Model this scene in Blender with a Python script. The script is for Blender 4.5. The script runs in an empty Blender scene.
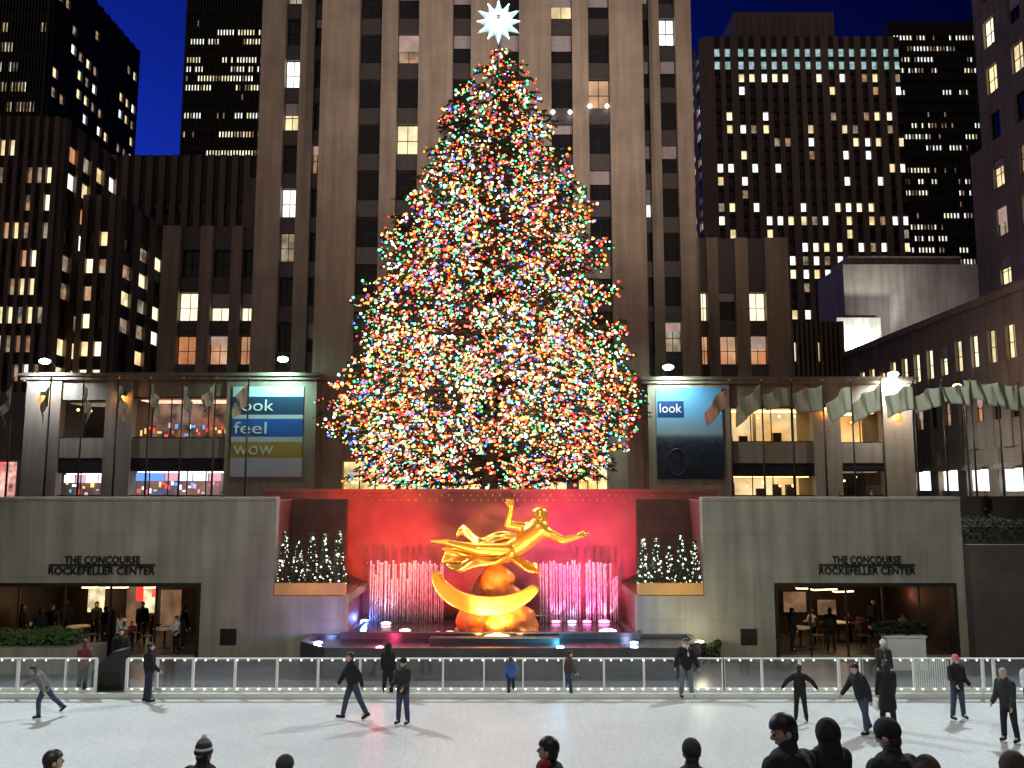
import bpy, math, random
from mathutils import Vector, Matrix, noise as mnoise
random.seed(7)
R = math.radians
C = bpy.context.scene.collection
SC = bpy.context.scene
# ------------------------------------------------------------------ camera
F = 850.0; CAMZ = 6.0; PITCH = 6.9
cam = bpy.data.cameras.new('camera'); cam_o = bpy.data.objects.new('camera', cam); C.objects.link(cam_o)
cam.sensor_width = 36; cam.lens = 36 * F / 1024; cam.clip_start = .1; cam.clip_end = 2000
cam_o.location = (0, 0, CAMZ); cam_o.rotation_euler = (R(90 + PITCH), 0, 0)
SC.camera = cam_o
# ------------------------------------------------------------------ world (dusk sky)
w = bpy.data.worlds.new('World'); SC.world = w; w.use_nodes = True
nt = w.node_tree; bgn = nt.nodes['Background']
sky = nt.nodes.new('ShaderNodeTexSky'); sky.sky_type = 'NISHITA'; sky.sun_disc = False
sky.sun_elevation = R(-4.0); sky.sun_rotation = R(-60); sky.altitude = 50; sky.air_density = 1.0; sky.ozone_density = 4.0
mx = nt.nodes.new('ShaderNodeMix'); mx.data_type = 'RGBA'; mx.blend_type = 'MULTIPLY'; mx.inputs[0].default_value = 1
mx.inputs[7].default_value = (0.35, 0.95, 3.2, 1)
tcw = nt.nodes.new('ShaderNodeTexCoord'); dt = nt.nodes.new('ShaderNodeVectorMath'); dt.operation = 'DOT_PRODUCT'; dt.inputs[1].default_value = (-.55, .45, -.7)
nt.links.new(tcw.outputs['Generated'], dt.inputs[0]); mw = nt.nodes.new('ShaderNodeMapRange'); mw.inputs[1].default_value = -.28; mw.inputs[2].default_value = .38; mw.inputs[3].default_value = .16; mw.inputs[4].default_value = 1.3
nt.links.new(dt.outputs['Value'], mw.inputs[0]); mx2 = nt.nodes.new('ShaderNodeMix'); mx2.data_type = 'RGBA'; mx2.blend_type = 'MULTIPLY'; mx2.inputs[0].default_value = 1
nt.links.new(sky.outputs[0], mx.inputs[6]); nt.links.new(mx.outputs[2], mx2.inputs[6]); nt.links.new(mw.outputs[0], mx2.inputs[7]); nt.links.new(mx2.outputs[2], bgn.inputs[0]); bgn.inputs[1].default_value = 1.5
# ------------------------------------------------------------------ exposure and render settings
SC.view_settings.view_transform = 'Standard'; SC.view_settings.look = 'None'
SC.view_settings.exposure = 0; SC.view_settings.gamma = 1; SC.view_settings.use_curve_mapping = False
SC.cycles.use_denoising = True
SC.cycles.sample_clamp_indirect = 4; SC.cycles.max_bounces = 6; SC.cycles.transparent_max_bounces = 12
SC.cycles.diffuse_bounces = 3; SC.cycles.glossy_bounces = 3; SC.cycles.caustics_reflective = False; SC.cycles.caustics_refractive = False

def lamp(kind, loc, tgt, power, color, name='lamp', size=.4, cone=60, blend=.5, parent=None):
    l = bpy.data.lights.new(name, kind); l.energy = power; l.color = color
    if kind == 'SPOT': l.spot_size = R(cone); l.spot_blend = blend
    if kind == 'AREA': l.size = size
    else: l.shadow_soft_size = size
    o = bpy.data.objects.new(name, l); C.objects.link(o)
    o.location = loc
    if tgt is not None:
        o.rotation_euler = (Vector(tgt) - Vector(loc)).to_track_quat('-Z', 'Y').to_euler()
    return o
WHT = (.93, 1.0, .97); WARM = (1, .62, .3)
# rink floodlights on masts and roofs at its far side, one weaker set behind the viewer
lamp('SPOT', (-25, 43, 30), (-1, 18.5, 0), 42000, (.88, .98, 1), 'rink_floodlight', 1.5, 47, .45)
lamp('SPOT', (25, 43, 30), (1, 18.5, 0), 42000, (.88, .98, 1), 'rink_floodlight', 1.5, 47, .45)
lamp('SPOT', (0, -6, 30), (0, 27, 1.5), 19500, (1, 1, .82), 'rink_floodlight', .8, 52, .45)
lamp('SPOT', (12, 33, 15), (24, 43, 9.5), 4200, (.95, 1, .86), 'flag_fill_light', .3, 70, .9)  # unseen fill light added to brighten the flags on the right
lamp('SPOT', (-11, 33, 15), (-20, 43, 9), 800, (.9, 1, .85), 'flag_fill_light', .3, 70, .9)  # weaker added fill for the left flags
# facade floodlights aimed up at the tall slab from the roofs beside it
lamp('SPOT', (-13, 36, 22), (-7, 62, 38), 5200, (1, .76, .62), 'facade_floodlight', .6, 100, 1)
lamp('SPOT', (13, 36, 22), (8, 62, 42), 12000, (1, .76, .63), 'facade_floodlight', .6, 100, 1)
lamp('SPOT', (0, 34, 30), (1, 62, 48), 10000, (1, .77, .66), 'facade_floodlight', .6, 100, 1)
# soft sun added as fill, standing in for city glow on the towers
sun = bpy.data.lights.new('city_glow_fill', 'SUN'); sun.energy = .22; sun.color = (1, .74, .48); sun.angle = R(120)
so = bpy.data.objects.new('city_glow_fill', sun); C.objects.link(so); so.rotation_euler = (R(62), 0, R(-42))

# ------------------------------------------------------------------ projection helpers
cp, sp = math.cos(R(PITCH)), math.sin(R(PITCH))
def W(px, py, Y):
    dx = (px - 512) / F; dy = -(py - 384) / F
    d = Vector((dx, cp - dy * sp, sp + dy * cp)); s = Y / d.y
    return Vector((d.x * s, Y, CAMZ + d.z * s))
def X(px, Y, py=440): return W(px, py, Y).x
def Z(py, Y): return W(512, py, Y).z

# ------------------------------------------------------------------ materials
MATS = {}
def mat(name, col, rough=.7, metal=0, var=.15, scale=3, bump=0, bscale=20, emit=None, est=0, spec=.5, trans=0, joints=None, alpha=None, sheen=0, coat=0, jc=(.84, .55), streak=0):
    if name in MATS: return MATS[name]
    m = bpy.data.materials.new(name); m.use_nodes = True; t = m.node_tree; b = t.nodes['Principled BSDF']; N = t.nodes.new; L = t.links.new
    b.inputs['Roughness'].default_value = rough; b.inputs['Metallic'].default_value = metal
    b.inputs['Specular IOR Level'].default_value = spec; b.inputs['Transmission Weight'].default_value = trans
    b.inputs['Coat Weight'].default_value = coat
    if alpha is not None: b.inputs['Alpha'].default_value = alpha
    tc = N('ShaderNodeTexCoord'); geo = N('ShaderNodeNewGeometry')
    nz = N('ShaderNodeTexNoise'); nz.inputs['Scale'].default_value = scale; nz.inputs['Detail'].default_value = 5
    L(geo.outputs['Position'], nz.inputs['Vector'])
    mp = N('ShaderNodeMapRange'); mp.inputs[1].default_value = .3; mp.inputs[2].default_value = .7
    mp.inputs[3].default_value = 1 - var; mp.inputs[4].default_value = 1 + var
    L(nz.outputs['Fac'], mp.inputs[0])
    mu = N('ShaderNodeMix'); mu.data_type = 'RGBA'; mu.blend_type = 'MULTIPLY'; mu.inputs[0].default_value = 1
    mu.inputs[6].default_value = (*col, 1); L(mp.outputs[0], mu.inputs[7])
    out = mu.outputs[2]
    hgt = None
    if joints:
        br = N('ShaderNodeTexBrick'); br.inputs['Scale'].default_value = 1; br.inputs['Brick Width'].default_value = joints[0]
        br.inputs['Row Height'].default_value = joints[1]; br.inputs['Mortar Size'].default_value = joints[2]
        br.inputs['Color1'].default_value = (1, 1, 1, 1); br.inputs['Color2'].default_value = (jc[0],) * 3 + (1,); br.inputs['Mortar'].default_value = (jc[1],) * 3 + (1,)
        sx = N('ShaderNodeSeparateXYZ'); L(geo.outputs['Position'], sx.inputs[0])
        cx = N('ShaderNodeCombineXYZ'); ad = N('ShaderNodeMath'); L(sx.outputs[0], ad.inputs[0]); L(sx.outputs[1], ad.inputs[1])
        L(ad.outputs[0], cx.inputs[0]); L(sx.outputs[2], cx.inputs[1]); L(cx.outputs[0], br.inputs['Vector'])
        m2 = N('ShaderNodeMix'); m2.data_type = 'RGBA'; m2.blend_type = 'MULTIPLY'; m2.inputs[0].default_value = 1
        L(out, m2.inputs[6]); L(br.outputs[0], m2.inputs[7]); out = m2.outputs[2]
    if streak:
        ns = N('ShaderNodeTexNoise'); ns.inputs['Scale'].default_value = 1; ns.inputs['Detail'].default_value = 6; mps = N('ShaderNodeMapping'); mps.inputs['Scale'].default_value = (2.2, 2.2, .16)
        L(geo.outputs['Position'], mps.inputs[0]); L(mps.outputs[0], ns.inputs['Vector']); mrs = N('ShaderNodeMapRange'); mrs.inputs[1].default_value = .35; mrs.inputs[2].default_value = .7; mrs.inputs[3].default_value = 1.1; mrs.inputs[4].default_value = 1 - streak
        L(ns.outputs['Fac'], mrs.inputs[0]); m3 = N('ShaderNodeMix'); m3.data_type = 'RGBA'; m3.blend_type = 'MULTIPLY'; m3.inputs[0].default_value = 1; L(out, m3.inputs[6]); L(mrs.outputs[0], m3.inputs[7]); out = m3.outputs[2]
    L(out, b.inputs['Base Color'])
    if bump:
        bn = N('ShaderNodeTexNoise'); bn.inputs['Scale'].default_value = bscale; bn.inputs['Detail'].default_value = 6
        L(geo.outputs['Position'], bn.inputs['Vector'])
        bb = N('ShaderNodeBump'); bb.inputs['Strength'].default_value = bump; bb.inputs['Distance'].default_value = .05
        L(bn.outputs['Fac'], bb.inputs['Height']); L(bb.outputs[0], b.inputs['Normal'])
    if emit:
        b.inputs['Emission Color'].default_value = (*emit, 1); b.inputs['Emission Strength'].default_value = est
        m.cycles.emission_sampling = 'NONE'
    MATS[name] = m
    return m
def litmat(name, col, st, var=.55, scale=1.2, tint=None):
    """a lit room seen through its window: brightness and tint vary from place to place"""
    if name in MATS: return MATS[name]
    m = bpy.data.materials.new(name); m.use_nodes = True; t = m.node_tree; b = t.nodes['Principled BSDF']; N = t.nodes.new; L = t.links.new
    b.inputs['Base Color'].default_value = (.05, .05, .05, 1); b.inputs['Roughness'].default_value = .2
    geo = N('ShaderNodeNewGeometry')
    n1 = N('ShaderNodeTexNoise'); n1.inputs['Scale'].default_value = scale; n1.inputs['Detail'].default_value = 3; L(geo.outputs['Position'], n1.inputs['Vector'])
    n2 = N('ShaderNodeTexNoise'); n2.inputs['Scale'].default_value = .31; L(geo.outputs['Position'], n2.inputs['Vector'])
    mp = N('ShaderNodeMapRange'); mp.inputs[1].default_value = .35; mp.inputs[2].default_value = .65; mp.inputs[3].default_value = st * (1 - var); mp.inputs[4].default_value = st * (1 + var)
    L(n1.outputs['Fac'], mp.inputs[0])
    mc = N('ShaderNodeMix'); mc.data_type = 'RGBA'; mc.inputs[6].default_value = (*col, 1); mc.inputs[7].default_value = (*(tint or col), 1)
    m3 = N('ShaderNodeMapRange'); m3.inputs[1].default_value = .4; m3.inputs[2].default_value = .6; L(n2.outputs['Fac'], m3.inputs[0]); L(m3.outputs[0], mc.inputs[0])
    L(mc.outputs[2], b.inputs['Emission Color']); L(mp.outputs[0], b.inputs['Emission Strength'])
    m.cycles.emission_sampling = 'NONE'; MATS[name] = m
    return m
M_stone = mat('limestone', (.40, .345, .28), .85, streak=.22, var=.14, scale=.35, bump=.25, bscale=6, joints=(1.9, .62, .012), jc=(.93, .8))
M_stone2 = mat('brown_limestone', (.30, .25, .20), .85, streak=.25, var=.14, scale=.3, bump=.2, bscale=5, joints=(1.9, .62, .012), jc=(.93, .8))
M_span = mat('cast_aluminium_spandrel', (.10, .095, .10), .5, .4, var=.15)
M_glass_d = mat('dark_window_glass', (.012, .014, .02), .12, var=.3, spec=.8)
M_blind = mat('window_blind', (.42, .40, .44), .8, var=.1)
M_blind_lit = litmat('lit_blind', (1, .66, .55), .42, .2)
M_frame_d = mat('dark_bronze_frame', (.03, .026, .022), .5, .5)
M_dark_st = mat('dark_tower_stone', (.26, .20, .165), .85, var=.15, scale=.1)
M_black_st = mat('black_tower_metal', (.022, .022, .026), .5, var=.2, scale=.1)
M_wall = mat('pale_granite_wall', (.33, .315, .26), .75, var=.13, scale=.8, bump=.15, bscale=30, joints=(2.4, 1.45, .008), jc=(.93, .7), streak=.3)
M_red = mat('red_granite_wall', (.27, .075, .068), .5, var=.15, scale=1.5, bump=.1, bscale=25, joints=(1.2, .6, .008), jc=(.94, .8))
mat('shade_dark_granite', (.10, .085, .07), .7, var=.2, scale=1, joints=(1.6, .8, .008))  # granite darkened to stand for shade on the far right wall
M_pave = mat('dark_slate_paving', (.10, .10, .115), .35, var=.2, scale=1.2, joints=(1.2, .8, .01))
M_street = mat('street_paving', (.09, .085, .08), .8, var=.2, scale=.5)
M_white = mat('white_painted_metal', (.74, .76, .74), .45, var=.05)
M_black = mat('black_painted_metal', (.015, .015, .016), .45, var=.1)
M_pole = mat('grey_metal_pole', (.10, .10, .10), .4, .6, var=.1)
M_wht_lit = litmat('lit_white_office', (1, .95, .80), 1.7, .35, .6, (.85, .97, 1))
M_wrm_lit = litmat('lit_warm_office', (1, .72, .34), 1.1, .4, .5, (1, .85, .5))
M_dim_lit = litmat('lit_dim_office', (1, .55, .30), .30, .7, .9, (.8, .75, .55))
M_org_lit = litmat('lit_orange_office', (1, .38, .16), .6, .3, .6, (1, .6, .35))
M_teal_lit = litmat('lit_cool_office', (.55, .85, .85), .55, .4, 1.2)
M_cream_lit = litmat('lit_cream_office', (1, .90, .58), 1.5, .2, .5)

# ------------------------------------------------------------------ object helpers
def tag(o, label=None, cat=None, group=None, kind=None):
    if label: o['label'] = label
    if cat: o['category'] = cat
    if group: o['group'] = group
    if kind: o['kind'] = kind
    return o
def empty(name, loc=(0, 0, 0), rz=0, label=None, cat=None, group=None):
    o = bpy.data.objects.new(name, None); C.objects.link(o); o.location = loc; o.rotation_euler.z = rz
    return tag(o, label, cat, group)
def link(name, me, parent=None, loc=(0, 0, 0), rot=(0, 0, 0), sc=None):
    o = bpy.data.objects.new(name, me); C.objects.link(o); o.parent = parent; o.location = loc; o.rotation_euler = rot
    if sc: o.scale = sc
    return o
def copy_tree(o, parent=None):
    c = o.copy(); C.objects.link(c); c.parent = parent
    for ch in list(o.children): copy_tree(ch, c)
    return c
class MB:
    def __init__(s): s.v = []; s.f = []; s.m = []
    def add(s, vs, fs, mi=0, T=None):
        b = len(s.v)
        s.v += [tuple(T @ Vector(p)) for p in vs] if T is not None else [tuple(p) for p in vs]
        s.f += [tuple(b + i for i in f) for f in fs]; s.m += [mi] * len(fs); return s
    def box(s, x0, x1, y0, y1, z0, z1, mi=0, T=None):
        return s.add([(x0, y0, z0), (x1, y0, z0), (x1, y1, z0), (x0, y1, z0), (x0, y0, z1), (x1, y0, z1), (x1, y1, z1), (x0, y1, z1)],
                     [(0, 3, 2, 1), (4, 5, 6, 7), (0, 1, 5, 4), (1, 2, 6, 5), (2, 3, 7, 6), (3, 0, 4, 7)], mi, T)
    def tube(s, pts, rads, n=8, mi=0):
        pts = [Vector(p) for p in pts]
        if not hasattr(rads, '__len__'): rads = [rads] * len(pts)
        vs = []; fs = []; prev = None
        for i, p in enumerate(pts):
            d = (pts[min(i + 1, len(pts) - 1)] - pts[max(i - 1, 0)])
            d = d.normalized() if d.length > 1e-6 else Vector((0, 0, 1))
            a = d.orthogonal().normalized() if prev is None else (prev - d * prev.dot(d))
            a = a.normalized() if a.length > 1e-6 else d.orthogonal().normalized()
            prev = a; b = d.cross(a)
            for k in range(n):
                t = 2 * math.pi * k / n; vs.append(p + (a * math.cos(t) + b * math.sin(t)) * rads[i])
        for i in range(len(pts) - 1):
            for k in range(n):
                k2 = (k + 1) % n; fs.append((i * n + k, i * n + k2, (i + 1) * n + k2, (i + 1) * n + k))
        fs.append(tuple(range(n))[::-1]); e = (len(pts) - 1) * n; fs.append(tuple(e + k for k in range(n)))
        return s.add(vs, fs, mi)
    def capsule(s, a, b, ra, rb, n=12):
        a = Vector(a); b = Vector(b); d = b - a; L = d.length; d = d.normalized() if L > 1e-6 else Vector((0, 0, 1))
        pts = []; rs = []
        for k in range(4): t = math.pi / 2 * (1 - k / 4) ; t = min(t, 1.5); pts.append(a - d * ra * math.sin(t)); rs.append(ra * math.cos(t))
        pts += [a, b]; rs += [ra, rb]
        for k in range(1, 5): t = min(math.pi / 2 * k / 4, 1.5); pts.append(b + d * rb * math.sin(t)); rs.append(rb * math.cos(t))
        if L < 1e-6: pts.pop(4); rs.pop(4)
        return s.tube(pts, rs, n)
    def ball(s, c, r, nu=12, nv=8, mi=0, T=None):
        if not hasattr(r, '__len__'): r = (r, r, r)
        vs = [(c[0], c[1], c[2] - r[2])]; fs = []
        for i in range(1, nv):
            t = math.pi * i / nv
            for k in range(nu):
                p = 2 * math.pi * k / nu; vs.append((c[0] + r[0] * math.sin(t) * math.cos(p), c[1] + r[1] * math.sin(t) * math.sin(p), c[2] - r[2] * math.cos(t)))
        vs.append((c[0], c[1], c[2] + r[2])); e = len(vs) - 1
        for k in range(nu):
            k2 = (k + 1) % nu; fs.append((0, 1 + k2, 1 + k)); fs.append((e, e - nu + k, e - nu + k2))
            for i in range(nv - 2): fs.append((1 + i * nu + k, 1 + i * nu + k2, 1 + (i + 1) * nu + k2, 1 + (i + 1) * nu + k))
        return s.add(vs, fs, mi, T)
    def prism(s, poly, y0, y1, mi=0):   # polygon in x,z extruded along y
        n = len(poly); vs = [(p[0], y0, p[1]) for p in poly] + [(p[0], y1, p[1]) for p in poly]
        fs = [tuple(range(n)), tuple(range(2 * n - 1, n - 1, -1))] + [(i, i + n, (i + 1) % n + n, (i + 1) % n) for i in range(n)]
        return s.add(vs, fs, mi)
    def mesh(s, name, mats, smooth=False):
        me = bpy.data.meshes.new(name); me.from_pydata(s.v, [], s.f)
        mats = mats if isinstance(mats, (list, tuple)) else [mats]
        for m in mats: me.materials.append(m)
        if len(mats) > 1: me.polygons.foreach_set('material_index', s.m)
        if smooth: me.polygons.foreach_set('use_smooth', [True] * len(s.f))
        me.update(); return me
    def build(s, name, mats, parent=None, smooth=False, loc=(0, 0, 0), bevel=0):
        o = link(name, s.mesh(name, mats, smooth), parent, loc)
        if bevel:
            b = o.modifiers.new('bevel', 'BEVEL'); b.width = bevel; b.segments = 2; b.limit_method = 'ANGLE'
        return o
def remesh(mb, name, m, vox, smooth=2, disp=None):
    me = bpy.data.meshes.new('tmp'); me.from_pydata(mb.v, [], mb.f); me.update()
    o = bpy.data.objects.new('tmp', me); C.objects.link(o)
    r = o.modifiers.new('r', 'REMESH'); r.mode = 'VOXEL'; r.voxel_size = vox; r.use_smooth_shade = True
    if smooth:
        sm = o.modifiers.new('s', 'SMOOTH'); sm.iterations = smooth; sm.factor = .5
    dg = bpy.context.evaluated_depsgraph_get()
    out = bpy.data.meshes.new_from_object(o.evaluated_get(dg)); out.name = name
    bpy.data.objects.remove(o); bpy.data.meshes.remove(me)
    out.materials.clear(); out.materials.append(m)
    out.polygons.foreach_set('use_smooth', [True] * len(out.polygons))
    return out
def text_mesh(txt, width, height, depth, m, name='lettering'):
    cu = bpy.data.curves.new('t', 'FONT'); cu.body = txt; cu.size = 1; cu.extrude = .05; cu.resolution_u = 3
    o = bpy.data.objects.new('t', cu); C.objects.link(o)
    dg = bpy.context.evaluated_depsgraph_get(); me = bpy.data.meshes.new_from_object(o.evaluated_get(dg)); bpy.data.objects.remove(o)
    xs = [v.co.x for v in me.vertices]; ys = [v.co.y for v in me.vertices]
    x0, x1, y0, y1 = min(xs), max(xs), min(ys), max(ys)
    for v in me.vertices:
        v.co = Vector(((v.co.x - (x0 + x1) / 2) / (x1 - x0) * width, v.co.z / .05 * depth / -2 * 1.0, (v.co.y - (y0 + y1) / 2) / (y1 - y0) * height))
    me.materials.clear(); me.materials.append(m); me.name = name
    return me
def pick(wts):
    r = random.random() * sum(w for _, w in wts)
    for k, w_ in wts:
        r -= w_
        if r <= 0: return k
    return wts[-1][0]

# ------------------------------------------------------------------ ground, ice, terraces
YW = 30.0                       # face of the sunken plaza's long wall
PLZ = 4.6                       # street plaza level
ice_m = bpy.data.materials.new('rink_ice'); ice_m.use_nodes = True
t = ice_m.node_tree; b = t.nodes['Principled BSDF']; geo = t.nodes.new('ShaderNodeNewGeometry')
n1 = t.nodes.new('ShaderNodeTexNoise'); n1.inputs['Scale'].default_value = .35; n1.inputs['Detail'].default_value = 6
n2 = t.nodes.new('ShaderNodeTexNoise'); n2.inputs['Scale'].default_value = 9; n2.inputs['Detail'].default_value = 8; n2.inputs['Distortion'].default_value = 2.5
mapn = t.nodes.new('ShaderNodeMapping'); mapn.inputs['Scale'].default_value = (1, .35, 1)
t.links.new(geo.outputs['Position'], mapn.inputs[0]); t.links.new(mapn.outputs[0], n2.inputs['Vector']); t.links.new(geo.outputs['Position'], n1.inputs['Vector'])
cr = t.nodes.new('ShaderNodeValToRGB'); cr.color_ramp.elements[0].position = .3; cr.color_ramp.elements[0].color = (.66, .70, .73, 1); cr.color_ramp.elements[1].position = .7; cr.color_ramp.elements[1].color = (.80, .83, .85, 1)
t.links.new(n1.outputs['Fac'], cr.inputs[0])
mm = t.nodes.new('ShaderNodeMix'); mm.data_type = 'RGBA'; mm.blend_type = 'MULTIPLY'; mm.inputs[0].default_value = .5
t.links.new(cr.outputs[0], mm.inputs[6]); t.links.new(n2.outputs['Fac'], mm.inputs[7]); wv = t.nodes.new('ShaderNodeTexWave'); wv.inputs['Scale'].default_value = 1.3; wv.inputs['Distortion'].default_value = 60; wv.inputs['Detail'].default_value = 2; wv.inputs['Detail Scale'].default_value = .12; t.links.new(mapn.outputs[0], wv.inputs['Vector'])
mrw = t.nodes.new('ShaderNodeMapRange'); mrw.inputs[1].default_value = .0; mrw.inputs[2].default_value = .05; mrw.inputs[3].default_value = .95; mrw.inputs[4].default_value = 1; t.links.new(wv.outputs['Fac'], mrw.inputs[0])
mm3 = t.nodes.new('ShaderNodeMix'); mm3.data_type = 'RGBA'; mm3.blend_type = 'MULTIPLY'; mm3.inputs[0].default_value = 1; t.links.new(mm.outputs[2], mm3.inputs[6]); t.links.new(mrw.outputs[0], mm3.inputs[7]); t.links.new(mm3.outputs[2], b.inputs['Base Color'])
mr = t.nodes.new('ShaderNodeMapRange'); mr.inputs[3].default_value = .28; mr.inputs[4].default_value = .62; b.inputs['Specular IOR Level'].default_value = .5; t.links.new(n2.outputs['Fac'], mr.inputs[0]); t.links.new(mr.outputs[0], b.inputs['Roughness'])
bp = t.nodes.new('ShaderNodeBump'); bp.inputs['Strength'].default_value = .3; bp.inputs['Distance'].default_value = .02; t.links.new(n2.outputs['Fac'], bp.inputs['Height']); t.links.new(bp.outputs[0], b.inputs['Normal'])

def struct(o): o['kind'] = 'structure'; return o
struct(MB().box(-19, 19, 7, 25.3, -.3, 0).build('ice_rink', ice_m))
struct(MB().box(-24, 24, -12, 38, -.8, -.304).build('ground', M_street))
struct(MB().box(-24, 24, 25.3, YW + 7.2, -.3, .1).build('walkway', M_pave))
struct(MB().box(-19, 19, 25.16, 25.298, 0.004, .14).build('rink_kerb', M_white))
for a, b_ in ((-24, -19), (19, 24)): struct(MB().box(a, b_, -12, 25.3, -.3, .1).build('walkway', M_pave))
st = MB()
for y0, y1, z in ((-12, 4.0, 3.9), (4.0, 5.2, 3.45), (5.2, 6.6, 3.0), (6.6, 7.6, 2.55), (7.6, 9.0, 1.9), (9.0, 10.5, 1.2), (10.5, 12.2, .75)): st.box(-18.9, 18.9, y0, y1, -.02 if y1 > 7 else -.29, z)
struct(st.build('steps', M_wall))
# plaza slab at street level
XL, XR = X(275, YW, 540), X(703, YW, 540)
pl = MB()
pl.box(-400, XL - .4, YW + .45, 35.2, PLZ - .7, PLZ); pl.box(XR + .4, 400, YW + .45, 35.2, PLZ - .7, PLZ); pl.box(-400, 400, 35.2, 900, PLZ - .7, PLZ)
pl.box(-400, -24.5, -60, YW + .45, PLZ - .7, PLZ); pl.box(24.5, 400, -60, YW + .45, PLZ - .7, PLZ)
struct(pl.build('plaza_pavement', M_street))

# long wall, left and right of the fountain
ZT = Z(497, YW); ZO = Z(583, YW); ZB = Z(596, YW)
def wall_piece(name, label, xa, xb, oa, ob, sill=.2):
    t = empty(name, ((xa + xb) / 2, YW, 0), 0, label, 'wall'); cx = (xa + xb) / 2
    m = MB()
    m.box(xa - cx, oa - cx, 0, .45, 0, ZT - .12); m.box(ob - cx, xb - cx, 0, .45, 0, ZT - .12)
    m.box(oa - cx, ob - cx, 0, .45, ZO, ZT - .12); m.box(oa - cx, ob - cx, .002, .448, 0, sill)
    m.build('wall_face', M_wall, t)
    MB().box(xa - cx, xb - cx, -.06, .5, ZT - .12, ZT).build('coping', M_stone, t, bevel=.02)
    f = MB()
    for u in (oa - cx, ob - cx - .12): f.box(u, u + .12, -.03, .3, sill, ZO)
    f.box(oa - cx + .12, ob - cx - .12, -.03, .3, ZO - .12, ZO)
    n = 5
    for i in range(1, n):
        u = oa - cx + (ob - oa) * i / n; f.box(u - .03, u + .03, .1, .16, sill, ZO - .12)
    wf = f.build('window_frame', M_frame_d, t)
    return t
OL0, OL1 = X(-30, YW, 615), X(200, YW, 615); OR0, OR1 = X(775, YW, 615), X(958, YW, 615)
wall_piece('granite_wall', 'pale granite wall with a restaurant window left of the golden statue', -24, XL, OL0, OL1)
wall_piece('granite_wall', 'pale granite wall with a restaurant window right of the golden statue', XR, X(966, YW, 600), OR0, OR1)
# wall at far right, its shade put into the colour, with planting above
xr0 = X(966, YW, 600) + .02; xd = (xr0 + 24) / 2
t = empty('shade_toned_wall', (xd, 29.6, 0), 0, 'stone wall coloured dark for shade at the right end of the plaza', 'wall')
zdw = Z(545, 29.6); M_shade = mat('shade_dark_granite', (.10, .085, .07), .7, var=.2, scale=1, joints=(1.6, .8, .008))
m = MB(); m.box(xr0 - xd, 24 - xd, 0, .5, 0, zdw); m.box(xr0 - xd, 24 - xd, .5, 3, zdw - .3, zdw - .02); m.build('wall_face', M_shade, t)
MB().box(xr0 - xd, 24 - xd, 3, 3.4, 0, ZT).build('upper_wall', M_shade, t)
MB().box(.9, 2.0, -.03, 0.2, .1, 2.2).build('door', M_black, t)
# side walls of the sunken court
for sx, nm in ((-1, 'left'), (1, 'right')):
    o = MB().box(sx * 24 if sx > 0 else -24.5, 24.5 if sx > 0 else -24, -12, YW, -.3, 5.6).build('retaining_wall', M_wall)
    tag(o, f'long granite retaining wall closing the {nm} side of the sunken court', 'wall')

# lettering
M_letter = mat('dark_bronze_letter', (.02, .018, .016), .4, .5)
for px_a, px_b, px_c, px_d, side in ((66, 140, 50, 154, 'left'), (833, 900, 820, 914, 'right')):
    c = W((px_c + px_d) / 2, 565, YW - .05)
    t = empty('wall_lettering', c, 0, f'dark two-line lettering on the granite above the {side} restaurant window', 'sign')
    k = YW / F
    link('word_line', text_mesh('THE CONCOURSE', (px_b - px_a) * k, 7.0 * k, .06, M_letter), t, (0, 0, 5.2 * k))
    link('word_line', text_mesh('ROCKEFELLER CENTER', (px_d - px_c) * k, 7.0 * k, .06, M_letter), t, (0, 0, -5.4 * k))
    MB().box(-(px_d - px_c) * k / 2, (px_d - px_c) * k / 2, -.02, .03, -.025, .025).build('rule', M_letter, t)

# ------------------------------------------------------------------ fountain court
YR = 34.6
ZRT = Z(489, YR)
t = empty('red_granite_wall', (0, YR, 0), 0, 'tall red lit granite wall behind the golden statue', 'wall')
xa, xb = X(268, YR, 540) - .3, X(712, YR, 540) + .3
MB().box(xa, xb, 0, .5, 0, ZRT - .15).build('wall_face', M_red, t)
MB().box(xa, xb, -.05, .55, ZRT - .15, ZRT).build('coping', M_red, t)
m = MB()
for row, zz in ((0, Z(495, YR)), (1, Z(500, YR))):
    for i in range(42):
        if random.random() < .2: continue
        x = X(356 + i * 7.2 + row * 3, YR); m.box(x - .035, x + .035, -.03, .01, zz - .05, zz + .05)
m.build('gilt_studs', mat('gilt', (.8, .5, .15), .35, .9), t)
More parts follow.
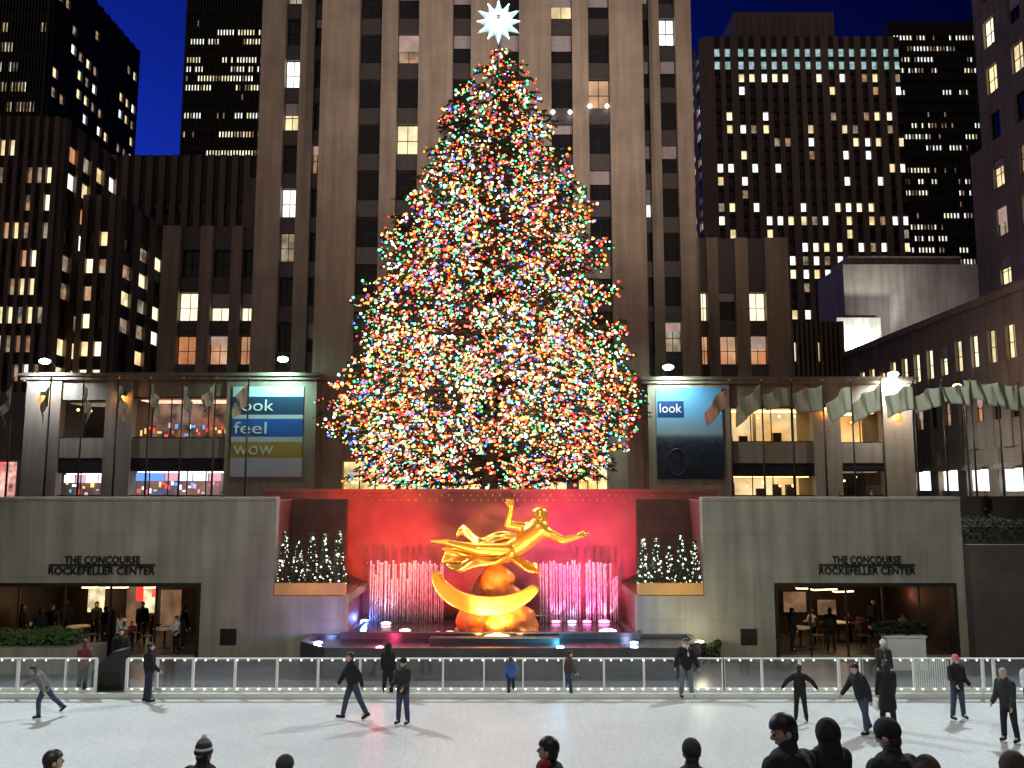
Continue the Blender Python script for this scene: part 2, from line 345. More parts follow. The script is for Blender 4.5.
# recess side walls (their own pieces, splayed towards the wall)
for sx, px0, px1, nm in ((-1, 275, 346, 'left'), (1, 703, 637, 'right')):
    a = XL if sx < 0 else XR; b2 = X(px1, YW, 600)
    o = MB().box(min(a, b2), max(a, b2), 0, .5, 0, ZB).build('low_wall', M_wall, None, loc=(0, YW, 0))
    tag(o, f'low granite wall carrying the planter box on the {nm} of the statue', 'wall')
    x1 = b2; x2 = X(px1 + (16 if sx < 0 else -16), YR, 600)
    poly = [(x1, 30.5), (x2, 34.55), (x2 + sx * .4, 34.55), (x1 + sx * .4, 30.5)]
    if sx > 0: poly = poly[::-1]
    m = MB(); n = 4; vs = [(p[0], p[1], 0) for p in poly] + [(p[0], p[1], ZB) for p in poly]
    m.add(vs, [(0, 1, 2, 3), (7, 6, 5, 4), (0, 4, 5, 1), (1, 5, 6, 2), (2, 6, 7, 3), (3, 7, 4, 0)])
    o = m.build('splayed_wall', M_red); tag(o, f'splayed granite side wall running back on the {nm} of the pool', 'wall')
    xs = a - (.4 if sx < 0 else 0)
    o = MB().box(xs, xs + .4, YW + .5, 35.2, 0, ZT - .13).build('side_wall', M_red); tag(o, f'granite return wall closing the fountain recess on the {nm}', 'wall')
    xn0, xn1 = min(a, X(px1, 32.2, 540)), max(a, X(px1, 32.2, 540))
    o = MB().box(xn0 + .01, xn1, 0, .35, ZB - .3, Z(499, 32.2)).build('niche_shade_panel', mat('shade_maroon_granite', (.09, .03, .026), .6, var=.2, joints=(1.2, .6, .008)), None, loc=(0, 32.2, 0)); tag(o, f'added dark panel standing for shade behind the small lit trees on the {nm}', 'wall')  # added panel, the shade of the recess put into its dark colour
    # ledge slab
    xl0, xl1 = min(a, b2), max(a, b2)
    o = MB().box(xl0 + .01, xl1 - .01, .5, 4.5, ZB - .3, ZB - .05).build('planting_ledge', M_dark_st, None, loc=(0, YW, 0)); tag(o, f'dark ledge behind the planter box on the {nm}', 'ledge')

# pool
M_water = mat('pool_water', (.02, .025, .03), .06, var=.1, bump=.35, bscale=5, spec=.9)
M_basin = mat('polished_basin_stone', (.07, .065, .07), .2, var=.2, scale=2)
t = empty('fountain', (0, 29, 0), 0, 'wide fountain pool with pink water jets below the golden statue', 'fountain')
YP = 27.4; ZP = Z(648, YP)
def fpt(px, Y): return (X(px, Y, 645), Y - 29)
outer = [fpt(300, 28.6), fpt(325, YP), fpt(676, YP), fpt(700, 28.6), (X(700, 28.6, 645), .9), (X(338, 30, 600) * 0 + X(640, 30.4, 600), .96), (X(616, 34.5, 600), 5.5), (X(366, 34.5, 600), 5.5), (X(346, 30.4, 600), .96), (X(300, 28.6, 645), .9)]
def ring(m, poly, ins, z0, z1, zi):
    n = len(poly); cx = sum(p[0] for p in poly) / n; cy = sum(p[1] for p in poly) / n
    inn = [(p[0] + (-ins if p[0] > cx else ins), p[1] + (-ins if p[1] > cy else ins)) for p in poly]
    vs = [(p[0], p[1], z0) for p in poly] + [(p[0], p[1], z1) for p in poly] + [(p[0], p[1], z1) for p in inn] + [(p[0], p[1], zi) for p in inn]
    fs = []
    for i in range(n):
        j = (i + 1) % n
        for k in range(3): fs.append((k * n + i, k * n + j, (k + 1) * n + j, (k + 1) * n + i))
    m.add(vs, fs); return inn
m = MB(); inn = ring(m, outer, .22, .1, ZP, ZP - .25); m.build('basin', M_basin, t, bevel=.02)
m = MB(); n = len(inn); zw = ZP - .1
m.add([(p[0], p[1], zw) for p in inn], [tuple(range(n))]); wo = m.build('water', M_water, t)
m = MB(); m.box(X(430, 29.0, 640), X(560, 29.0, 640), -.2, 0.1, zw - .2, zw + .18); m.box(X(340, 29.6, 640), X(640, 29.6, 640), .55, .75, zw - .2, zw + .22); m.build('inner_step', M_basin, t, bevel=.03)
M_jet = bpy.data.materials.new('jet_water'); M_jet.use_nodes = True; tt = M_jet.node_tree; bb = tt.nodes['Principled BSDF']
bb.inputs['Base Color'].default_value = (.95, .9, .95, 1); bb.inputs['Roughness'].default_value = .35; bb.inputs['Subsurface Weight'].default_value = .0
tr = tt.nodes.new('ShaderNodeBsdfTransparent'); tl = tt.nodes.new('ShaderNodeBsdfTranslucent'); tl.inputs[0].default_value = (1, .93, 1, 1)
ms = tt.nodes.new('ShaderNodeMixShader'); ms2 = tt.nodes.new('ShaderNodeMixShader'); g2 = tt.nodes.new('ShaderNodeNewGeometry'); nn = tt.nodes.new('ShaderNodeTexNoise'); mpn = tt.nodes.new('ShaderNodeMapping')
mpn.inputs['Scale'].default_value = (9, 9, 1.6); tt.links.new(g2.outputs['Position'], mpn.inputs[0]); tt.links.new(mpn.outputs[0], nn.inputs['Vector']); nn.inputs['Scale'].default_value = 2.2
mrr = tt.nodes.new('ShaderNodeMapRange'); mrr.inputs[1].default_value = .4; mrr.inputs[2].default_value = .62; mrr.inputs[3].default_value = .3; mrr.inputs[4].default_value = .9; tt.links.new(nn.outputs['Fac'], mrr.inputs[0])
ms2.inputs[0].default_value = .6; tt.links.new(bb.outputs[0], ms2.inputs[1]); tt.links.new(tl.outputs[0], ms2.inputs[2])
tt.links.new(mrr.outputs[0], ms.inputs[0]); tt.links.new(tr.outputs[0], ms.inputs[1]); tt.links.new(ms2.outputs[0], ms.inputs[2]); tt.links.new(ms.outputs[0], tt.nodes['Material Output'].inputs[0])
YJ = 33.2
def jet(px, topy):
    x = X(px, YJ, 590); z1 = Z(topy, YJ); m = MB()
    h = z1 - zw; pts = []; rr = []
    for i in range(9):
        u = i / 8; pts.append((x + random.uniform(-.006, .006), YJ - 29 + random.uniform(-.01, .01), zw + h * u)); rr.append(.022 + .012 * u)
    pts.append((x, YJ - 29, z1 + .02)); rr.append(.05); pts.append((x, YJ - 29, z1 + .06)); rr.append(.03)
    m.tube(pts, rr, 6)
    for i in range(16):   # drops falling back around the jet
        u = random.random(); m.ball((x + random.gauss(0, .05), YJ - 29 + random.gauss(0, .05), z1 - h * u * u), random.uniform(.008, .02), 5, 4)
    m.build('water_jet', M_jet, t, True)
for i in range(33): jet(371 + i * 2.25 + random.uniform(-.7, .7), 562 + random.uniform(-1, 5) + (14 if random.random() < .12 else 0))
for i in range(35):
    if i in (18, 19, 30): continue
    jet(541 + i * 2.25 + random.uniform(-.7, .7), 562 + random.uniform(-1, 5) + (16 if i > 31 else 0))

# pool lamps
def pool_light(px, py, Y, col, power, label, r=.16, tgt=None, cone=90, lens=9):
    p = W(px, py, Y); p.z = zw + .02 if p.z < ZP + .3 and Y > 28 else p.z
    t = empty('pool_light', p, 0, label, 'pool light', 'coloured lamps in the fountain pool')
    MB().tube([(0, 0, -.12), (0, 0, -.01)], [r * .6, r], 14).build('housing', M_black, t)
    me = mat('lens_%02d%02d%02d' % tuple(int(c * 9) for c in col), (.8, .8, .8), emit=tuple(col), est=lens)
    MB().ball((0, 0, .03), (r * 1.15, r * 1.1, r * .3), 14, 8).build('lens', me, t, True)
    if power:
        l = lamp('SPOT' if tgt else 'POINT', p + Vector((0, -.1, .16)), tgt, power, col, 'pool_lamp', .12, cone, .6)
PINK = (1, .16, .42); RED = (1, .05, .04); BLU = (.12, .25, 1); ORG = (1, .42, .06); MAG = (1, .12, .55)
pool_light(364, 622, 33.2, BLU, 60, 'blue pool lamp at the left end of the jets')
pool_light(386, 622, 32.6, (1, .6, .7), 160, 'pale pink pool lamp in front of the left jets', .17, W(385, 535, YR), 80, 4)
pool_light(405, 628, 31.0, (1, .3, .2), 260, 'red-white pool lamp nearest the viewer before the left jets', .18, W(380, 540, YR), 75, 6)
pool_light(450, 631, 30.6, (1, .15, .12), 250, 'pink-white pool lamp left of the golden figure base', .15, W(420, 530, YR), 85, 6)
pool_light(438, 630, 30.6, (1, .08, .1), 300, 'small red-pink pool lamp beside the pink-white one', .1, W(440, 520, YR), 85, 6)
pool_light(556, 623, 33.0, (1, .25, .6), 200, 'pale magenta pool lamp just right of the mound', .15, W(560, 530, YR), 80, 5)
pool_light(572, 623, 33.0, (.7, .5, 1), 60, 'bluish white pool lamp among the right jets', .15, W(580, 560, YR), 80, 5)
pool_light(587, 623, 33.0, (1, .2, .6), 260, 'magenta pool lamp under the right jets', .15, W(590, 540, YR), 80, 5)
pool_light(604, 622, 33.0, (1, .3, .6), 180, 'bright pink pool lamp at the right end of the jets', .19, W(620, 550, YR), 80, 7)
pool_light(608, 630, 30.8, (1, .75, .95), 60, 'large white-pink pool lamp nearest the viewer on the right', .27, W(600, 520, YR), 80, 8)
pool_light(634, 641, 28.6, (.5, .6, 1), 60, 'bluish pool lamp low on the right of the basin', .12)
pool_light(318, 641, 28.6, (.3, .4, 1), 90, 'blue lamp on the left corner of the basin', .14)
pool_light(560, 648, 27.9, (.1, .6, 1), 120, 'cyan lamp at the front rim of the basin', .12)
pool_light(380, 648, 27.9, (1, .05, .2), 160, 'red lamp at the front rim of the basin', .1)
pool_light(700, 638, 28.8, (1, .9, .6), 60, 'warm white lamp at the right corner of the basin', .11)
pool_light(497, 628, 29.5, (1, .68, .2), 1800, 'largest yellow-white lamp at the foot of the golden figure', .42, W(500, 570, 31), 110, 7)
pool_light(478, 633, 29.3, (1, .55, .12), 260, 'small amber lamp left of the largest yellow lamp', .13, W(470, 560, 31), 100, 6)
pool_light(520, 633, 29.3, (1, .55, .12), 260, 'small amber lamp right of the largest yellow lamp', .13, W(530, 550, 31), 100, 6)
# colour spots in the pool wash the wall; unseen added spots brighten the gilding
lamp('SPOT', W(395, 640, 28.6) + Vector((0, 0, .4)), W(382, 532, YR), 2600, (1, .08, .012), 'wall_wash', .15, 46, .7)
lamp('SPOT', W(440, 640, 28.6) + Vector((0, 0, .4)), W(430, 525, YR), 1700, (1, .03, .09), 'wall_wash', .15, 60, .9)
lamp('SPOT', W(480, 640, 28.2) + Vector((0, 0, .4)), W(515, 512, YR), 3200, (1, .11, .10), 'wall_wash', .15, 62, .9)
lamp('SPOT', W(590, 640, 28.6) + Vector((0, 0, .4)), W(585, 545, YR), 3000, (1, .03, .22), 'wall_wash', .15, 56, .8)
lamp('SPOT', W(560, 640, 28.4) + Vector((0, 0, .4)), W(560, 520, YR), 1800, (1, .05, .34), 'wall_wash', .15, 50, .9)
lamp('SPOT', (-4.5, 26.2, 2.2), W(495, 560, 31), 1900, (1, .58, .16), 'statue_fill_spot', .15, 46, .6)
lamp('SPOT', (4.0, 26.0, 2.4), W(510, 545, 31), 2300, (1, .62, .18), 'statue_fill_spot', .15, 46, .6)
lamp('SPOT', (0.2, 25.9, 1.6), W(500, 575, 31), 1500, (1, .57, .15), 'statue_fill_spot', .15, 40, .6)

# ------------------------------------------------------------------ gilded statue (plain generic flying figure)
M_gold = mat('gilding', (.98, .52, .09), .33, .8, var=.08, scale=4, bump=.15, bscale=14)
YS = 31.0
S0 = W(500, 600, YS)
def S(px, py, dy=0): return W(px, py, YS) - Vector((S0.x, YS, 0)) + Vector((0, dy, 0))
t = empty('gilded_statue', (S0.x, YS, 0), 0, 'golden statue of a flying figure with outstretched arm over the fountain', 'statue')
m = MB()
m.capsule(S(538, 529), S(522, 543), .42, .34, 16); m.capsule(S(522, 543), S(507, 553), .34, .36, 16)          # chest, belly
m.capsule(S(528, 529, .1), S(547, 533, -.1), .27, .22)                                                          # shoulders
m.ball(S(540, 517.5), (.25, .28, .33), 16, 12); m.capsule(S(539, 525), S(540, 519), .15, .14)                   # neck, head
m.ball(S(541, 518.5, -.27), (.05, .07, .08), 8, 6)                                                              # nose
m.capsule(S(548, 533, -.1), S(563, 540, -.2), .20, .15); m.capsule(S(563, 540, -.2), S(577, 536.5, -.3), .15, .10)
m.ball(S(580.5, 535, -.3), (.16, .11, .13))
for a, l in ((-1.6, 5.6), (-.6, 7), (.4, 7.4), (1.4, 6)): m.capsule(S(581, 535 + a * .6, -.32), S(581 + l, 533.8 + a * .8, -.36), .045, .035, 6)
m.capsule(S(580, 533, -.35), S(583.5, 530, -.42), .05, .035, 6)
m.capsule(S(527, 528, .1), S(508, 524.5, .0), .19, .15); m.capsule(S(508, 524.5, 0), S(511, 508, -.15), .145, .10)
m.ball(S(511, 505, -.15), (.12, .12, .14))
for a in (-2.4, -1, .5, 2): m.capsule(S(511 + a, 504, -.2), S(510 + a * 1.5, 499.5, -.22), .045, .035, 6)
m.capsule(S(509, 505.5, -.2), S(505.5, 502.5, -.26), .045, .035, 6)
m.capsule(S(508, 552, -.15), S(478, 549, -.35), .33, .22, 14); m.capsule(S(478, 549, -.35), S(448, 542.5, -.1), .22, .11); m.capsule(S(448, 542.5, -.1), S(432, 541, -.2), .12, .06)
m.capsule(S(506, 554, .15), S(486, 562, .2), .32, .22, 14); m.capsule(S(486, 562, .2), S(458, 553, .25), .21, .10); m.capsule(S(458, 553, .25), S(443, 549, .15), .11, .06)
link('figure', remesh(m, 'figure', M_gold, .035, 3), t)
m = MB(); m.ball(S(540, 513.5, .06), (.29, .3, .24), 14, 10)
for i in range(14):
    a = random.random() * 6.28; m.ball(S(540 + 6 * math.cos(a), 513 + 3 * math.sin(a), .08), .1, 8, 6)
link('hair', remesh(m, 'hair', M_gold, .03, 1), t)
# billowing drapery: swept ribbons
def ribbon(pts, wid, th, n=26, dirv=(0, 1, .35)):
    m = MB(); P = [Vector(p) for p in pts]; out = []
    for i in range(n + 1):
        u = i / n * (len(P) - 1); k = min(int(u), len(P) - 2); f = u - k
        p0, p1, p2, p3 = P[max(k - 1, 0)], P[k], P[k + 1], P[min(k + 2, len(P) - 1)]
        out.append(.5 * ((2 * p1) + (p2 - p0) * f + (2 * p0 - 5 * p1 + 4 * p2 - p3) * f * f + (3 * p1 - p0 - 3 * p2 + p3) * f ** 3))
    vs = []; fs = []; K = 7
    for i, p in enumerate(out):
        wv = wid * math.sin(math.pi * min(max(i / n, .06), .97)) ** .5; d = Vector(dirv).normalized()
        for j in range(K):
            c = (j / (K - 1) - .5) * wv; q = p + d * c + Vector((0, 0, .07 * math.sin(j * 2.2 + i * .35)))
            vs.append(q)
        for j in range(K - 1, -1, -1): vs.append(vs[len(vs) - 1 - 2 * (K - 1 - j)] - Vector((0, 0, th)))
    R2 = 2 * K
    for i in range(n):
        for j in range(R2): j2 = (j + 1) % R2; fs.append((i * R2 + j, i * R2 + j2, (i + 1) * R2 + j2, (i + 1) * R2 + j))
    fs.append(tuple(range(R2))[::-1]); fs.append(tuple(n * R2 + j for j in range(R2)))
    m.add(vs, fs); return m
for k, (pts, wd) in enumerate(([[S(523, 538, .3), S(500, 536, .4), S(480, 542, .5), S(463, 530, .3), S(456, 534, .1)], .9],
                               [[S(520, 545, .2), S(497, 546, .5), S(470, 553, .5), S(447, 556, .3), S(441, 562, .1)], 1.2],
                               [[S(512, 549, -.3), S(498, 556, -.5), S(476, 557, -.5), S(460, 566, -.4), S(447, 563, -.2)], .8],
                               [[S(510, 555, -.3), S(524, 562, -.4), S(536, 566, -.3), S(540, 574, -.2)], .7])):
    m = ribbon(pts, wd, .1); o = link('drapery', remesh(m, 'drapery', M_gold, .035, 2), t)
# broad crescent band the figure floats over
m = MB(); n = 34; vs = []; fs = []
for i in range(n + 1):
    a = math.pi * (1.0 + .86 * i / n); cx, cy = 489, 569; p = S(cx + 52 * math.cos(a), cy - 36 * math.sin(a), -.95)
    nrm = Vector((math.cos(a) * 36, 0, math.sin(a) * 52)).normalized(); tw = .36 * math.sin(math.pi * (i / n * .9 + .05)) ** .6 + .12
    for dx, dy in ((-tw, -.42), (tw * .3, -.5), (tw * .5, .45), (-tw * .6, .45)): vs.append(p + nrm * dx + Vector((0, dy, 0)))
for i in range(n):
    for j in range(4): j2 = (j + 1) % 4; fs.append((i * 4 + j, i * 4 + j2, (i + 1) * 4 + j2, (i + 1) * 4 + j))
fs.append((3, 2, 1, 0)); fs.append(tuple(n * 4 + j for j in range(4))); m.add(vs, fs)
link('crescent_band', remesh(m, 'crescent_band', M_gold, .045, 1), t)
m = MB()
for i in range(60):
    u = random.random(); z = S0.z * 0 + zw - .3 + u * (Z(577, YS) - zw + .3); rr = (1.85 * (1 - u) ** .9 + .2); a = random.random() * 6.28
    m.ball((rr * .62 * math.cos(a) - .15, rr * .36 * math.sin(a) + .15, z), (random.uniform(.35, .6), random.uniform(.35, .5), random.uniform(.3, .55)), 9, 6)
m.capsule((-.15, .1, zw - .3), (-.15, .1, Z(572, YS)), 1.0, .35, 14)
M_rock = mat('gilded_rock', (.70, .19, .03), .5, .3, var=.25, scale=2, bump=.5, bscale=5)
link('rock_mound', remesh(m, 'rock_mound', M_rock, .07, 1), t)

# ------------------------------------------------------------------ planter boxes and small lit trees
M_ply = mat('ochre_planter', (.62, .34, .12), .6, var=.08)
M_leaf = mat('conifer_green', (.035, .075, .03), .7, var=.5, scale=3)
M_bark = mat('bark', (.08, .055, .04), .9, var=.3, scale=8, bump=.5)
M_bulb_w = mat('white_fairy_bulb', (.8, .8, .8), emit=(1, .95, .8), est=2.2)
M_bulb_rail = mat('rail_bulb', (.8, .8, .8), emit=(1, .98, .85), est=2.4)
def small_tree(loc, h, label, seed):
    random.seed(seed)
    t = empty('lit_potted_tree', loc, 0, label, 'small tree', 'small lit trees in the planter boxes')
    m = MB()
    for i in range(1500):
        u = random.random() ** 1.3; r = .26 * (1 - u) + .035; a = random.random() * 6.28; rr = r * random.uniform(.4, 1.05)
        c = Vector((rr * math.cos(a), rr * math.sin(a), .05 + u * h)); d = Vector((math.cos(a), math.sin(a), random.uniform(-.2, .8))).normalized() * random.uniform(.05, .11)
        s2 = d.orthogonal().normalized() * .018
        m.add([c - s2, c + s2, c + d], [(0, 1, 2)])
    m.build('foliage', M_leaf, t)
    MB().tube([(0, 0, -.05), (0, 0, h * .9)], [.035, .01], 6).build('trunk', M_bark, t)
    m = MB()
    for i in range(46):
        u = random.random() ** 1.1; r = (.27 * (1 - u) + .035) * random.uniform(.8, 1.05); a = random.random() * 6.28
        m.ball((r * math.cos(a), r * math.sin(a), .03 + u * (h + .03)), random.choice((.014, .018, .022, .036)), 6, 4)
    m.build('string_lights', M_bulb_w, t)['kind'] = 'stuff'
for side, pa, pb, sd in (('left', 268, 345, 11), ('right', 638, 711, 41)):
    Yb = 30.35; xa, xb = X(pa, Yb, 590), X(pb, Yb, 590); z0, z1 = Z(596, Yb - .3) + .02, Z(583, Yb - .3)
    xa = max(xa, XL + .02) if side == 'left' else xa; xb = min(xb, XR - .02) if side == 'right' else xb
    t = empty('planter_box', ((xa + xb) / 2, Yb, z0), 0, f'long ochre planter box on the low wall {side} of the statue', 'planter')
    hw = (xb - xa) / 2; m = MB(); H = z1 - z0
    m.box(-hw, hw, -.3, -.26, 0, H); m.box(-hw, hw, .26, .3, 0, H); m.box(-hw, -hw + .04, -.26, .26, 0, H); m.box(hw - .04, hw, -.26, .26, 0, H); m.build('box', M_ply, t)
    MB().box(-hw + .04, hw - .04, -.26, .26, .02, H - .06).build('soil', M_bark, t)
    lamp('POINT', ((xa + xb) / 2, Yb - 1.1, z1 + .05), None, 9, (1, .55, .2) if side == 'left' else (1, .7, .2), 'planter_lamp', .1)
    hs = (583 - 533, 583 - 541, 583 - 535, 583 - 536, 583 - 533) if side == 'left' else (583 - 541, 583 - 540, 583 - 548, 583 - 538, 583 - 541)
    names = ['first from the left', 'second from the left', 'middle', 'fourth from the left', 'fifth from the left']
    for i in range(5):
        small_tree((xa + (i + .5) * (xb - xa) / 5, Yb, z1 - .08), hs[i] * Yb / F, f'{names[i]} small white-lit conifer in the {side} planter box', sd + i)
random.seed(21)

# ------------------------------------------------------------------ generic tower with recessed windows
WCACHE = {}
def win_mesh(wd, ht, m, detail, key):
    k = (round(wd, 2), round(ht, 2), key, detail)
    if k in WCACHE: return WCACHE[k]
    b = MB()
    b.box(-wd / 2, wd / 2, 0, .04, 0, ht, 0)
    if detail:
        f = .05
        b.box(-f / 2, f / 2, -.05, 0.0, 0, ht, 1); b.box(-wd / 2, wd / 2, -.052, -.002, ht * .46, ht * .46 + f, 1)
        for s in (-wd / 2, wd / 2 - f): b.box(s, s + f, -.056, -.004, 0, ht, 1)
        b.box(-wd / 2, wd / 2, -.06, -.006, 0, f, 1); b.box(-wd / 2, wd / 2, -.06, -.006, ht - f, ht, 1)
    WCACHE[k] = b.mesh('window', [m, M_frame_d]); return WCACHE[k]
def facade(root, wall, face, cols, rows, z0, z1, u0, u1, state, depth=.4, spd=.2, detail=0, wmat=None, blinds=0, pool=None, spm=None):
    """face: Matrix mapping local (u, out, z) to root space; out is -y. cols: (ua,ub); rows: (za,zb). Adds piers and spandrels to wall MB."""
    cols = sorted(cols); rows = sorted(rows)
    us = [u0] + [c for ab in cols for c in ab] + [u1]
    for i in range(0, len(us), 2):
        if us[i + 1] - us[i] > .01: wall.box(us[i], us[i + 1], -depth, .01, z0, z1, 0, face)
    for ca, cb in cols:
        zs = [z0] + [c for ab in rows for c in ab] + [z1]
        for i in range(0, len(zs), 2):
            if zs[i + 1] - zs[i] > .01: wall.box(ca, cb, -depth + spd, .012, zs[i], zs[i + 1], 1, face)
        for ri, (za, zb) in enumerate(rows):
            s = state(ca, cb, ri, za, zb)
            if s is None: continue
            pool.append((face, (ca + cb) / 2, za, cb - ca, zb - za, s, detail, blinds))
def finish(root, pool, limit=100, lowfirst=True):
    if len(pool) > limit:
        pool.sort(key=lambda p: (p[5] == 'dark', p[2]))
    for i, (face, u, z, wd, ht, s, detail, bl) in enumerate(pool[:limit]):
        o = link('window', win_mesh(wd, ht, STATE[s], detail, s), root); o.matrix_local = face @ Matrix.Translation((u, -.045, z))
        if bl and random.random() < bl:
            bh = ht * random.choice((.3, .45, .55)); lit = s in ('org', 'dim')
            m = MB().box(-wd / 2 + .04, wd / 2 - .04, -.09, -.065, ht - bh, ht - .02)
            m.build('blind', M_blind_lit if lit else M_blind, o)
    rest = pool[limit:]
    if rest:
        m = MB(); ks = list(STATE)
        for face, u, z, wd, ht, s, detail, bl in rest: m.box(u - wd / 2, u + wd / 2, -.045, -.005, z, z + ht, ks.index(s), face)
        o = m.build('windows', [STATE[k] for k in ks], root); o['kind'] = 'stuff'
STATE = {'dark': M_glass_d, 'wht': M_wht_lit, 'wrm': M_wrm_lit, 'dim': M_dim_lit, 'org': M_org_lit, 'teal': M_teal_lit, 'cream': M_cream_lit}
FRONT = Matrix.Identity(4)
def side_face(xside, right_side=True):
    # u runs along depth; outward is +x (right side) or -x
    if right_side: return Matrix(((0, -1, 0, xside), (1, 0, 0, 0), (0, 0, 1, 0), (0, 0, 0, 1)))
    return Matrix(((0, 1, 0, xside), (-1, 0, 0, 0), (0, 0, 1, 0), (0, 0, 0, 1)))
def grid(a, b, n, frac): s = (b - a) / n; return [(a + s * (i + .5 - frac / 2), a + s * (i + .5 + frac / 2)) for i in range(n)]

# ---- the tall limestone slab (three planes)
YC = 62.0; YWg = 66.0; YLw = 69.0
FL = 3.62                                   # storey height
def storeys(zlow, ztop, whole=2.35):
    z = zlow; out = []
    while z + whole < ztop: out.append((z, z + whole)); z += FL
    return out
slab = empty('limestone_skyscraper', (0, YC, PLZ), 0, 'tall pale limestone skyscraper with vertical window strips behind the tree', 'skyscraper')
wall = MB(); pool = []
zt = 70 - PLZ
def st_slab(ca, cb, ri, za, zb):
    return pick((('dark', 20), ('dim', 2), ('org', .8), ('wht', .9), ('cream', .35), ('wrm', .4)))
c0, c1 = X(322, YC, 100), X(642, YC, 100)
wall.box(c0, c1, 0, 14, 0, zt)
cc = [(X(a, YC, 100), X(b, YC, 100)) for a, b in ((360, 382), (398, 419), (453, 471), (500, 519), (551, 572), (588, 609))]
zbase = Z(352, YC) - PLZ
rows = storeys(zbase + .6, zt - 1)
facade(slab, wall, FRONT, cc, rows, zbase - 2.0, zt, c0, c1, st_slab, .7, .35, 1, blinds=.45, pool=pool)
# ground storeys of the centre: tall golden entrance windows
gc = [(X(a, YC, 440), X(b, YC, 440)) for a, b in ((345, 392), (402, 436), (448, 480), (492, 524), (536, 566), (578, 606))]
z_a, z_b = 0.6, Z(462, YC) - PLZ
us = [c0] + [v for g in gc for v in g] + [c1]
for i in range(0, len(us), 2): wall.box(us[i], us[i + 1], -.7, .01, 0, zbase - 2.0)
M_gold_lit = litmat('golden_lobby_light', (1, .6, .16), 1.3, .6, .9, (1, .75, .35))
for a, b_ in gc:
    wall.box(a, b_, -.5, .01, z_b, zbase - 2.0)
    m = MB(); m.box(a, b_, -.04, .0, z_a, z_b, 0)
    for k in range(1, 3): u = a + (b_ - a) * k / 3; m.box(u - .04, u + .04, -.12, -.041, z_a, z_b, 1)
    m.build('entrance_window', [M_gold_lit, M_frame_d], slab)
# wings, set back
wl0, wl1 = X(262, YWg, 100), X(330, YWg, 100); wr0, wr1 = X(638, YWg, 100), X(691, YWg, 100)
off = YWg - YC
FW = Matrix.Translation((0, off, 0))
wall.box(wl0, wl1, off, off + 10, 0, zt, 0); wall.box(wr0, wr1, off, off + 10, 0, zt, 0)
facade(slab, wall, FW, [(X(286, YWg, 100), X(301, YWg, 100)), (X(315, YWg, 100), X(324, YWg, 100))], rows, 0, zt - .05, wl0, c0 - .01, st_slab, .7, .35, 1, blinds=.4, pool=pool)
facade(slab, wall, FW, [(X(643, YWg, 100), X(648.5, YWg, 100)), (X(659, YWg, 100), X(675, YWg, 100))], rows, 0, zt - .05, c1 + .01, wr1, st_slab, .7, .35, 1, blinds=.4, pool=pool)
wall.build('wall', [M_stone, M_span], slab)
finish(slab, pool)
for px, py in ((553, 112), (570, 112), (590, 106), (607, 106)):
    p = W(px, py, YC - .75); MB().ball((p.x, p.y - YC, p.z - PLZ), .16, 10, 7).build('globe_lamp', mat('globe_white', (.8,) * 3, emit=(1, .9, .8), est=5), slab, True)
# ---- lower wings of the same complex, each its own mass
def low_wing(x0, x1, cols, ztop, label, special):
    t = empty('limestone_wing', ((x0 + x1) / 2, YLw, PLZ), 0, label, 'building'); cx = (x0 + x1) / 2
    wl = MB(); wl.box(x0 - cx, x1 - cx, 0, 12, 0, ztop - .3); pool = []
    rws = storeys(Z(365, YLw) - PLZ, ztop - 1)
    facade(t, wl, FRONT, [(a - cx, b_ - cx) for a, b_ in cols], rws, 0, ztop, x0 - cx, x1 - cx, special, .7, .3, 1, blinds=.15, pool=pool)
    wl.build('wall', [M_stone2, M_span], t); finish(t, pool)
def sp_l(ca, cb, ri, za, zb): return ('org', 'cream', 'dark', 'dark', 'dark', 'dark', 'dark')[ri] if ri < 7 and random.random() < .95 else 'dark'
low_wing(X(163, YLw, 300), wl0 - .02, [(X(a, YLw, 300), X(b, YLw, 300)) for a, b in ((181, 201), (213, 232), (243, 256))], Z(228, YLw) - PLZ, 'dark limestone wing left of the skyscraper with three bright square windows', sp_l)
low_wing(wr1 + .02, X(787, YLw, 300), [(X(a, YLw, 300), X(b, YLw, 300)) for a, b in ((699, 706), (717, 734), (747, 764))], Z(240, YLw) - PLZ, 'dark limestone wing right of the skyscraper with orange windows low down', sp_l)

